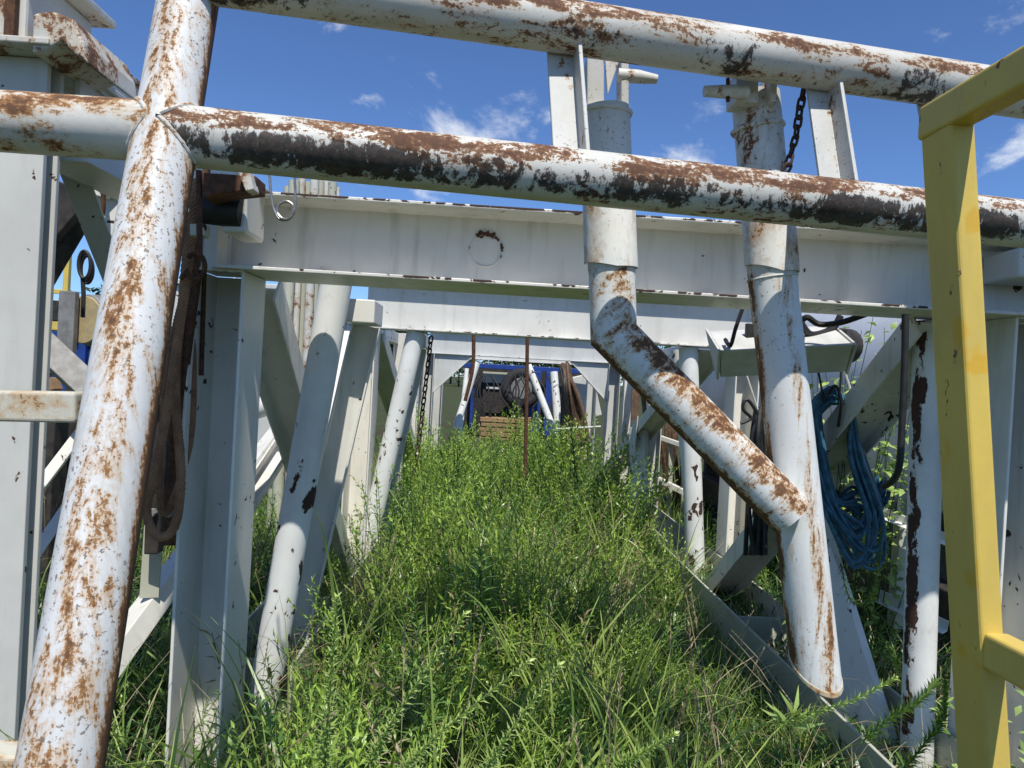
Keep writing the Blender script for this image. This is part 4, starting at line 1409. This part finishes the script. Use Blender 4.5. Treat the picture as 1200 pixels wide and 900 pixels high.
def feather(h, nb, one, leaf=0.058, lw=0.0092, per=16):
    """bushy feathery weed: upright stem with many ascending leafy shoots"""
    L_ = Leafy()
    lean = V(rnd(-.45, .45), rnd(-.45, .45), 1)
    main = [V(0, 0, 0)]
    d = unit(lean)
    for k in range(8):
        d = unit(d + V(rnd(-.1, .1), rnd(-.1, .1), 0.06))
        main.append(main[-1] + d * h * 0.82 / 8)
    L_.stem(main, 0.0036, 0.0016, 0.1)
    brush(L_, main[-1], d, h * 0.20, int(per * 1.0), leaf, lw, 0.45, 0.3, one)
    for b in range(nb):
        t = 0.12 + 0.86 * (b + rnd(0, 0.9)) / nb
        i = min(int(t * 8), 7)
        p = main[i] * (1 - (t * 8 - i)) + main[i + 1] * (t * 8 - i)
        a = b * 2.4 + rnd(-.4, .4)
        dd = V(math.cos(a), math.sin(a), rnd(0.55, 1.35))
        ln = h * (0.40 - 0.22 * t) * rnd(0.75, 1.25)
        brush(L_, p, dd, ln, int(per * (0.5 + ln / h * 1.9)), leaf * (1.05 - 0.25 * t), lw, 0.25 + 0.25 * t + rnd(-.1, .1), 0.9, one)
    return L_.arr()


def lance(h, n, one=False):
    """tall weed with long lance leaves"""
    L_ = Leafy()
    d = unit(V(rnd(-.12, .12), rnd(-.12, .12), 1))
    pts = [V(0, 0, 0)]
    for k in range(8):
        d = unit(d + V(rnd(-.05, .05), rnd(-.05, .05), 0.02))
        pts.append(pts[-1] + d * h / 8)
    L_.stem(pts, 0.0045, 0.002, 0.1)
    for k in range(n):
        t = 0.1 + 0.9 * k / n
        i = min(int(t * 8), 7)
        p = pts[i] * (1 - (t * 8 - i)) + pts[i + 1] * (t * 8 - i)
        a = k * 2.4
        dd = V(math.cos(a), math.sin(a), 0.7 - 0.9 * (1 - t) * rnd(0.3, 1))
        L_.leaf(p, dd, V(0, 0, 1), rnd(0.07, 0.13) * (1.1 - 0.5 * t), rnd(0.010, 0.017), 0.3 + 0.4 * t + rnd(-.1, .1), False)
    return L_.arr()


def tuft(n, lmin, lmax, w, spread):
    L_ = Leafy()
    for k in range(n):
        a = rnd(0, 6.283)
        r = rnd(0, spread)
        s = rnd(0.1, 0.55)
        L_.blade(V(math.cos(a) * r, math.sin(a) * r, 0), V(math.cos(a) * s, math.sin(a) * s, 1), rnd(lmin, lmax), w * rnd(0.6, 1.2), rnd(0.1, 1.1), rnd(0.1, 0.7))
    return L_.arr()


def carpet(n):
    L_ = Leafy()
    for k in range(n):
        p = V(rnd(-.09, .09), rnd(-.09, .09), rnd(0, 0.10))
        L_.leaf(p, V(rnd(-1, 1), rnd(-1, 1), rnd(0.1, 1.4)), V(0, 0, 1), rnd(0.03, 0.075), rnd(0.005, 0.011), rnd(0.0, 0.8), False)
    return L_.arr()


def straw(n):
    L_ = Leafy()
    for k in range(n):
        a = rnd(0, 6.28)
        L_.blade(V(rnd(-.1, .1), rnd(-.1, .1), 0), V(math.cos(a) * 0.6, math.sin(a) * 0.6, rnd(0.3, 1.2)), rnd(0.25, 0.6), 0.0035, rnd(0.2, 1.0), rnd(0.1, 0.9), 4)
    return L_.arr()


def scatter(variants, pts, scales, tints, tilt=0.15):
    """pts (K,3); returns joined arrays"""
    Vs, Ts, Cs = [], [], []
    o = 0
    which = rng.integers(0, len(variants), len(pts))
    for vi, (v, t, c) in enumerate(variants):
        idx = np.where(which == vi)[0]
        if not len(idx):
            continue
        k = len(idx)
        a = rng.uniform(0, 2 * np.pi, k)
        tx, ty = rng.normal(0, tilt, k), rng.normal(0, tilt, k)
        ca, sa = np.cos(a), np.sin(a)
        Rm = np.zeros((k, 3, 3))
        Rm[:, 0, 0], Rm[:, 0, 1], Rm[:, 1, 0], Rm[:, 1, 1], Rm[:, 2, 2] = ca, -sa, sa, ca, 1
        Sh = np.tile(np.eye(3), (k, 1, 1))
        Sh[:, 0, 2], Sh[:, 1, 2] = tx, ty
        Mx = (Sh @ Rm) * scales[idx][:, None, None]
        vv = np.einsum('kij,nj->kni', Mx, v) + pts[idx][:, None, :]
        nv = len(v)
        tt = t[None] + (np.arange(k) * nv)[:, None, None] + o
        cc = c[None] + tints[idx][:, None]
        Vs.append(vv.reshape(-1, 3))
        Ts.append(tt.reshape(-1, 3))
        Cs.append(cc.reshape(-1))
        o += k * nv
    return np.concatenate(Vs), np.concatenate(Ts), np.concatenate(Cs)


def gz(x, y):
    return 0.05 * np.sin(x * 1.7 + y) * np.sin(y * 1.3) - 0.01


def pts_in(n, x0, x1, y0, y1, keep=None):
    x = rng.uniform(x0, x1, n)
    y = rng.uniform(y0, y1, n)
    if keep is not None:
        k = keep(x, y)
        x, y = x[k], y[k]
    return np.stack([x, y, gz(x, y)], 1)


# the mass of feathery weeds inside the tunnel
near_v = [feather(rnd(0.70, 0.92), 13, False) for _ in range(10)]
far_v = [feather(rnd(0.8, 1.0), 12, False, 0.075, 0.016, 11) for _ in range(6)]


def hmap(x, y):
    """weed height: lower towards the right-hand sill and near the camera's feet"""
    h = 0.90 + 0.13 * np.sin(x * 3.1 + y * 1.7) + 0.10 * np.sin(y * 2.3 - x)
    h *= np.clip(1.0 - 0.66 * np.clip((x - 0.40) / 0.65, 0, 1) * np.clip((6.5 - y) / 3.0, 0, 1), 0.3, 1)
    h *= np.clip(1.0 - 0.48 * np.clip((-0.35 - x) / 0.35, 0, 1) * np.clip((4.2 - y) / 1.0, 0, 1), 0.3, 1)
    h *= np.clip(0.80 + 0.06 * y, 0.8, 1.15)
    return h


def inside(x, y):
    return ~((x > 1.50) & (x < 2.05)) & ~((x < -0.80) & (x > -1.22) & (rng.random(len(x)) < 0.55))


def clumps(nc, per, x0, x1, y0, y1, rad):
    """plants gathered in clumps of one height and tint, with gaps between them"""
    pp, hh, tt = [], [], []
    for _ in range(nc):
        cx, cy = rng.uniform(x0, x1), rng.uniform(y0, y1)
        hgt, tn = rng.uniform(0.60, 1.25), rng.normal(0.04, 0.20)
        k = rng.integers(max(2, per // 2), per + per // 2)
        x = cx + rng.normal(0, rad, k)
        y = cy + rng.normal(0, rad, k)
        ok = (x > x0 - 0.1) & (x < x1 + 0.08) & (y > y0 - 0.1) & inside(x, y)
        x, y = x[ok], y[ok]
        dist = np.hypot(x - cx, y - cy) / rad
        pp.append(np.stack([x, y, gz(x, y)], 1))
        hh.append(hgt * np.clip(1.08 - 0.16 * dist, 0.5, 1.1) * rng.uniform(0.85, 1.1, len(x)))
        tt.append(tn + rng.normal(0, 0.06, len(x)))
    return np.concatenate(pp), np.concatenate(hh), np.concatenate(tt)


A, hA, tA = clumps(44, 7, -1.15, 1.28, 1.42, 4.5, 0.13)
B, hB, tB = clumps(54, 6, -1.3, 1.45, 4.5, 12.0, 0.20)
scA = hmap(A[:, 0], A[:, 1]) * hA
scB = hmap(B[:, 0], B[:, 1]) * hB
v1 = scatter(near_v, A, scA, tA, 0.22)
v2 = scatter(far_v, B, scB, tB + 0.12, 0.2)
# outside strips left and right
Cq = np.concatenate([pts_in(170, -3.6, -1.25, 2.0, 7.0), pts_in(120, 2.1, 4.6, 2.6, 7.5), pts_in(6, 0.95, 1.6, 0.95, 1.5)])
v3 = scatter(far_v, Cq, rng.uniform(0.35, 0.62, len(Cq)), rng.normal(0.1, 0.12, len(Cq)))


def joinv(parts):
    o = 0
    Vs, Ts, Cs = [], [], []
    for v, t, c in parts:
        Vs.append(v)
        Ts.append(t + o)
        Cs.append(c)
        o += len(v)
    return np.concatenate(Vs), np.concatenate(Ts), np.concatenate(Cs)


def stuff(o, label, cat):
    o['kind'] = 'stuff'
    o['label'] = label
    o['category'] = cat
    return o


o = np_mesh('feathery_weeds', *joinv([v1, v2, v3]), 'weed')
stuff(o, 'dense feathery green weeds filling the floor of the tunnel', 'weeds')


def arch(n, ln):
    """a spray of long leafy shoots bending over to one side"""
    L_ = Leafy()
    for k in range(n):
        a = rnd(-1.0, 1.0)
        brush(L_, V(rnd(-.05, .05), rnd(-.05, .05), 0), V(math.cos(a) * 0.55, math.sin(a) * 0.55, rnd(0.9, 1.6)), ln * rnd(0.7, 1.15), 46, 0.052, 0.0085, rnd(0.15, 0.55), rnd(-0.9, -0.2))
    return L_.arr()


av = [arch(6, 0.66) for _ in range(6)]
G1 = np.concatenate([pts_in(95, -1.1, 1.15, 1.45, 4.6, inside), pts_in(60, -1.2, 1.4, 4.6, 10, inside)])
o = np_mesh('arching_weeds', *scatter(av, G1, hmap(G1[:, 0], G1[:, 1]) * rng.uniform(0.9, 1.5, len(G1)), rng.normal(0.05, 0.15, len(G1)), 0.25), 'weed')
stuff(o, 'bottle brush shoots arching over the tunnel floor', 'weeds')
lv = [lance(rnd(0.7, 0.95), 60) for _ in range(7)]
G2 = np.concatenate([pts_in(120, -1.15, 1.1, 1.5, 5.0, inside), pts_in(150, -1.25, 1.35, 5.0, 11, inside), pts_in(50, -3, -1.2, 2.4, 7), pts_in(40, 2.1, 4, 2.8, 7)])
o = np_mesh('lance_weeds', *scatter(lv, G2, hmap(G2[:, 0], G2[:, 1]) * rng.uniform(0.65, 1.2, len(G2)), rng.normal(0.0, 0.15, len(G2)), 0.2), 'weed_dark')
stuff(o, 'darker lance-leaved weeds mixed through the feathery ones', 'weeds')

gv = [tuft(13, 0.25, 0.70, 0.010, 0.05) for _ in range(8)]
D = np.concatenate([pts_in(230, -1.2, 1.40, 1.4, 5.0, inside), pts_in(330, -1.3, 1.5, 5, 13, inside), pts_in(260, -5, -1.2, 2.0, 11), pts_in(220, 2.1, 6, 2.4, 9), pts_in(90, 0.5, 1.05, 1.8, 4.2), pts_in(110, 1.1, 1.5, 1.9, 4.5)])
o = np_mesh('grass', *scatter(gv, D, rng.uniform(0.6, 1.2, len(D)) * np.where((D[:, 0] > 0.75) & (D[:, 0] < 1.5) & (D[:, 1] < 4.5), 0.5, 1.0), rng.normal(0, 0.15, len(D))), 'grass')
stuff(o, 'long green grass blades growing among the weeds', 'grass')

def seedgrass(n):
    L_ = Leafy()
    for k in range(n):
        a, l_ = rnd(0, 6.28), rnd(0.55, 0.95)
        p0 = V(rnd(-.06, .06), rnd(-.06, .06), 0)
        tip = p0 + V(math.cos(a) * 0.22, math.sin(a) * 0.22, 1) * l_
        pts = spline([p0, (p0 + tip) / 2 + V(0, 0, 0.04), tip], 4)
        L_.stem(pts, 0.0022, 0.0012, 0.4)
        ax = unit(pts[-1] - pts[-3])
        for j in range(22):
            L_.leaf(tip - ax * 0.13 * j / 22, ax + V(rnd(-.5, .5), rnd(-.5, .5), 0), V(0, 0, 1), 0.022, 0.0045, rnd(0.2, 0.9))
    return L_.arr()


bl = [tuft(9, 0.45, 0.95, 0.017, 0.04) for _ in range(6)]
H1 = np.concatenate([pts_in(46, -1.1, 0.75, 1.5, 4.6, inside), pts_in(40, -1.2, 1.3, 4.6, 9, inside)])
o = np_mesh('broad_grass', *scatter(bl, H1, rng.uniform(0.75, 1.15, len(H1)), rng.normal(0.1, 0.2, len(H1)), 0.2), 'grass')
stuff(o, 'clumps of broad bladed grass standing among the weeds', 'grass')
sg = [seedgrass(3) for _ in range(5)]
dl_ = [lance(rnd(0.6, 0.9), 26) for _ in range(4)]
H2 = np.concatenate([pts_in(60, -1.1, 1.0, 1.6, 5.5, inside), pts_in(30, -2.6, -1.2, 2.3, 5)])
H3 = pts_in(60, -1.15, 1.1, 1.7, 7.0, inside)
o = np_mesh('dead_weeds', *joinv([scatter(sg, H2, rng.uniform(0.6, 1.05, len(H2)), rng.normal(0, 0.2, len(H2)), 0.3), scatter(dl_, H3, rng.uniform(0.6, 1.05, len(H3)), rng.normal(-0.3, 0.2, len(H3)), 0.4)]), 'straw')
stuff(o, 'brown dead weeds and seed stalks among the green growth', 'weeds')
cv = [carpet(34) for _ in range(6)]
Eq = np.concatenate([pts_in(1500, -1.6, 2.3, 1.1, 6), pts_in(1500, -5, -1.4, 1.6, 10), pts_in(1200, 2.0, 6, 2.0, 9), pts_in(1000, -1.4, 1.6, 6, 14)])
o = np_mesh('ground_cover', *scatter(cv, Eq, rng.uniform(0.8, 1.7, len(Eq)), rng.normal(0, 0.2, len(Eq))), 'weed_dark')
stuff(o, 'low leafy ground cover between the taller weeds', 'weeds')

sv = [straw(7) for _ in range(5)]
Fq = np.concatenate([pts_in(260, -1.3, 1.5, 1.6, 6), pts_in(90, -3, -1.2, 2.2, 6), pts_in(60, 1.4, 2.6, 2.0, 4)])
o = np_mesh('dry_stalks', *scatter(sv, Fq, rng.uniform(0.7, 1.4, len(Fq)), rng.normal(0, 0.2, len(Fq))), 'straw')
stuff(o, 'thin dry straw stalks scattered through the weeds', 'dry grass')

# taller lance-leaved weeds one can pick out in the middle of the tunnel
spots = [(500, 5.6, 1.24, 'tall lance-leaved weed before the second left raking leg'), (528, 6.6, 1.22, 'tall lance-leaved weed under the left gusset'),
         (566, 7.4, 1.15, 'lance-leaved weed below the short hanging rod'), (470, 4.6, 1.02, 'bushy lance-leaved weed beside the second left leg foot'),
         (612, 8.2, 1.10, 'lance-leaved weed at the foot of the long hanging rod'), (545, 5.2, 1.02, 'lance-leaved weed left of the tunnel centre line')]
for px, Y, h, lab in spots:
    base = Z(P(px, 600, Y), 0)
    t = thing('lance_leaved_weed', lab, 'plant', tuple(base), 'lance-leaved weeds in the tunnel')
    vts = []
    for k in range(4):
        v, tr_, c = lance(h * rnd(0.8, 1.02), 44)
        vts.append((v + V(rnd(-.12, .12), rnd(-.12, .12), 0), tr_, c))
    o = np_mesh('foliage', *joinv(vts), 'weed')
    o.parent = t


def shoot_thing(name, label, path, n, ll, lw, mat, tint=0.5, r=0.0035):
    L_ = Leafy()
    pts = spline(path, 6)
    L_.stem(pts, r, r * 0.4, tint - 0.2)
    m = len(pts) - 1
    a = 0.0
    for k in range(n):
        t = (k + 0.5) / n
        i = min(int(t * m), m - 1)
        u = t * m - i
        p = pts[i] * (1 - u) + pts[i + 1] * u
        ax = unit(pts[i + 1] - pts[i])
        a += 2.4
        x = unit(np.cross(ax, V(0.2, 1, 0.1)))
        y = np.cross(ax, x)
        dd = ax * (0.7 + 0.5 * t) + (x * math.cos(a) + y * math.sin(a))
        L_.leaf(p, dd, ax, ll * (1 - 0.5 * t) * rnd(.8, 1.2), lw, tint + 0.3 * t + rnd(-.08, .08))
    o = np_mesh(name, *L_.arr(), mat)
    tag(o, label, 'plant')
    return o


shoot_thing('feathery_shoot', 'bright leafy shoot leaning across below the right strut shoe', [P(905, 850, 1.75), P(950, 836, 1.72), P(1000, 820, 1.7), P(1048, 795, 1.68)], 130, 0.042, 0.006, 'broad', 0.5)
shoot_thing('feathery_shoot', 'dark feathery sprig curled over the right channel brace', [P(985, 660, 2.7), P(995, 700, 2.68), P(1012, 708, 2.66), P(1025, 690, 2.66), P(1030, 655, 2.7), P(1032, 620, 2.75)], 190, 0.036, 0.006, 'fern', 0.3)
shoot_thing('feathery_shoot', 'feathery branch at the lower right beside the yellow post', [P(1010, 870, 1.9), P(1045, 840, 1.9), P(1075, 822, 1.9), P(1095, 800, 1.92)], 170, 0.05, 0.007, 'broad', 0.2)
shoot_thing('feathery_shoot', 'feathery sprig spreading at the foot of the rusted right leg', [P(1060, 900, 1.8), P(1085, 870, 1.8), P(1105, 840, 1.82), P(1108, 800, 1.84)], 170, 0.045, 0.007, 'fern', 0.5)
for k, (x, y, x2, y2, lab) in enumerate([(430, 900, 545, 720, 'long pale tipped shoot rising at the bottom left of centre'), (560, 920, 655, 780, 'pale tipped shoot leaning right at the bottom centre'),
                                         (380, 900, 395, 700, 'upright pale shoot right of the left raking leg'), (470, 905, 620, 775, 'pale tipped shoot crossing the bottom centre'),
                                         (720, 905, 790, 860, 'short pale shoot at the bottom right of centre')]):
    shoot_thing('feathery_shoot', lab, [P(x, y, 1.35), P(x * .7 + x2 * .3, y * .65 + y2 * .35, 1.33), P(x2, y2, 1.30)], 130, 0.030, 0.0055, 'broad', 0.45)
L_ = Leafy()
for k in range(9):
    L_.leaf(P(927, 850, 1.75) + V(rnd(-.01, .01), 0, rnd(-.03, .03)), V(rnd(-1, 1), rnd(-.5, .3), rnd(0.1, 1.2)), V(0, -1, 0.4), 0.085, 0.012, 0.6)
L_.stem([P(930, 930, 1.75), P(927, 850, 1.75)], 0.003, 0.002, 0.2)
tag(np_mesh('star_leaved_weed', *L_.arr(), 'broad'), 'small star shaped weed with narrow leaves below the strut shoe', 'plant')

# dry seed stalk crossing the lower left, and a few tall grass blades
L_ = Leafy()
sp_ = spline([P(300, 905, 1.1), P(345, 872, 1.1), P(402, 828, 1.1)], 6)
L_.stem(sp_, 0.0015, 0.001, 0.4)
for k in range(40):
    t = 0.45 + 0.5 * k / 40
    i = int(t * (len(sp_) - 1))
    L_.leaf(sp_[i], unit(sp_[i + 1] - sp_[i]) + V(rnd(-.3, .3), rnd(-.3, .3), rnd(-.3, .3)), V(0, 0, 1), 0.011, 0.003, rnd(0.3, 0.9))
tag(np_mesh('seed_stalk', *L_.arr(), 'straw'), 'dry grass seed stalk slanting across the lower left', 'plant')
tg = thing('tall_grass_clump', 'tall single grass blades standing above the near weeds', 'plant', tuple(Z(P(450, 800, 2.4), 0)))
for x, y, x2, y2, w in ((350, 880, 430, 700, .008), (395, 760, 384, 600, .010), (420, 760, 470, 640, .010), (520, 640, 570, 500, .008), (600, 780, 560, 690, .009), (330, 880, 300, 690, .006), (745, 705, 760, 640, .012), (765, 705, 790, 645, .012)):
    L_ = Leafy()
    Yb = 1.9 if y > 720 else 3.0
    a, b = P(x, y, Yb) - np.array(tg['_w']), P(x2, y2, Yb - 0.1) - np.array(tg['_w'])
    L_.blade(a, (b - a) + V(0, 0, 0.05), np.linalg.norm(b - a) * 1.15, w, 0.5, 0.5, 8)
    np_mesh('blade', *L_.arr(), 'grass').parent = tg


# broad-leaved vine and shrubs on the right
def shrub(name, label, c, r, n, lw, mat='broad', cat='shrub', stemz=0.0):
    t = thing(name, label, cat, (float(c[0]), float(c[1]), 0))
    L_ = Leafy()
    S_ = Leafy()
    base = V(c[0], c[1], stemz)
    nb = 9
    for b in range(nb):
        tip = c + V(rnd(-1, 1) * r[0], rnd(-1, 1) * r[1], rnd(-.6, 1) * r[2])
        mid = (base + tip) / 2 + V(rnd(-.1, .1), rnd(-.1, .1), 0)
        pts = spline([base, mid, tip], 5)
        S_.stem(pts, 0.004, 0.0015, 0.2)
        for k in range(n // nb):
            q = pts[random.randint(2, len(pts) - 1)] + V(rnd(-1, 1) * r[0], rnd(-1, 1) * r[1], rnd(-1, 1) * r[2]) * 0.45
            L_.leaf(q, V(rnd(-1, 1), rnd(-1, 1), rnd(-.6, .5)), V(rnd(-.4, .4), rnd(-.6, .2), 1), lw * rnd(0.7, 1.3) * 1.9, lw, rnd(0.1, 0.8))
    a = np_mesh('leaves', *L_.arr(), mat)
    a.location = tuple(-x for x in t.location)
    a.parent = t
    a = np_mesh('stem', *S_.arr(), 'fern')
    a.location = tuple(-x for x in t.location)
    a.parent = t


shrub('leafy_shrub', 'broad-leaved shrub showing under the right diagonal brace', P(1030, 545, 3.9), (0.16, 0.2, 0.16), 330, 0.035)
shrub('leafy_shrub', 'broad-leaved vine sprays above and behind the light trough', P(1015, 395, 3.7), (0.28, 0.15, 0.12), 260, 0.035)
shrub('leafy_shrub', 'leafy sprays under the light trough behind the hose coil', P(990, 435, 3.9), (0.25, 0.15, 0.08), 140, 0.03)
shrub('leafy_shrub', 'leafy shrub between right strut and hose coil', P(950, 600, 4.3), (0.15, 0.3, 0.28), 330, 0.04)
shrub('leafy_shrub', 'bright leafy bush in the lower right corner behind the yellow post', P(1195, 900, 2.1), (0.20, 0.16, 0.14), 420, 0.022)

# far-off wood on the horizon
tv = []
for k in range(5):
    L_ = Leafy()
    for j in range(420):
        a = rnd(0, 6.28)
        u = rnd(-1, 1)
        rr = (rnd(0, 1) ** 0.4) * (1 - 0.25 * math.sin(3 * a))
        p = V(math.cos(a) * rr * 3.2 * math.sqrt(1 - u * u), math.sin(a) * rr * 3.2 * math.sqrt(1 - u * u), 5.0 + u * 3.6 * rr)
        L_.leaf(p, V(rnd(-1, 1), rnd(-1, 1), rnd(-1, 1)), V(0, 0, 1), rnd(0.5, 0.9), rnd(0.3, 0.6), rnd(0, 0.9))
    L_.stem([V(0, 0, 0), V(0.1, 0, 2.5), V(0, 0.1, 5)], 0.25, 0.1, 0.1)
    tv.append(L_.arr())
k = 150
a = rng.uniform(-1.25, 1.25, k)
rr = rng.uniform(95, 140, k)
tp_ = np.stack([np.sin(a) * rr, np.cos(a) * rr, np.zeros(k)], 1)
o = np_mesh('far_wood', *scatter(tv, tp_, rng.uniform(0.7, 1.3, k), rng.normal(0, 0.1, k), 0.0), 'treeline')
stuff(o, 'dark line of far-off trees on the horizon', 'trees')

for o in list(bpy.data.objects):
    if '_w' in o:
        del o['_w']
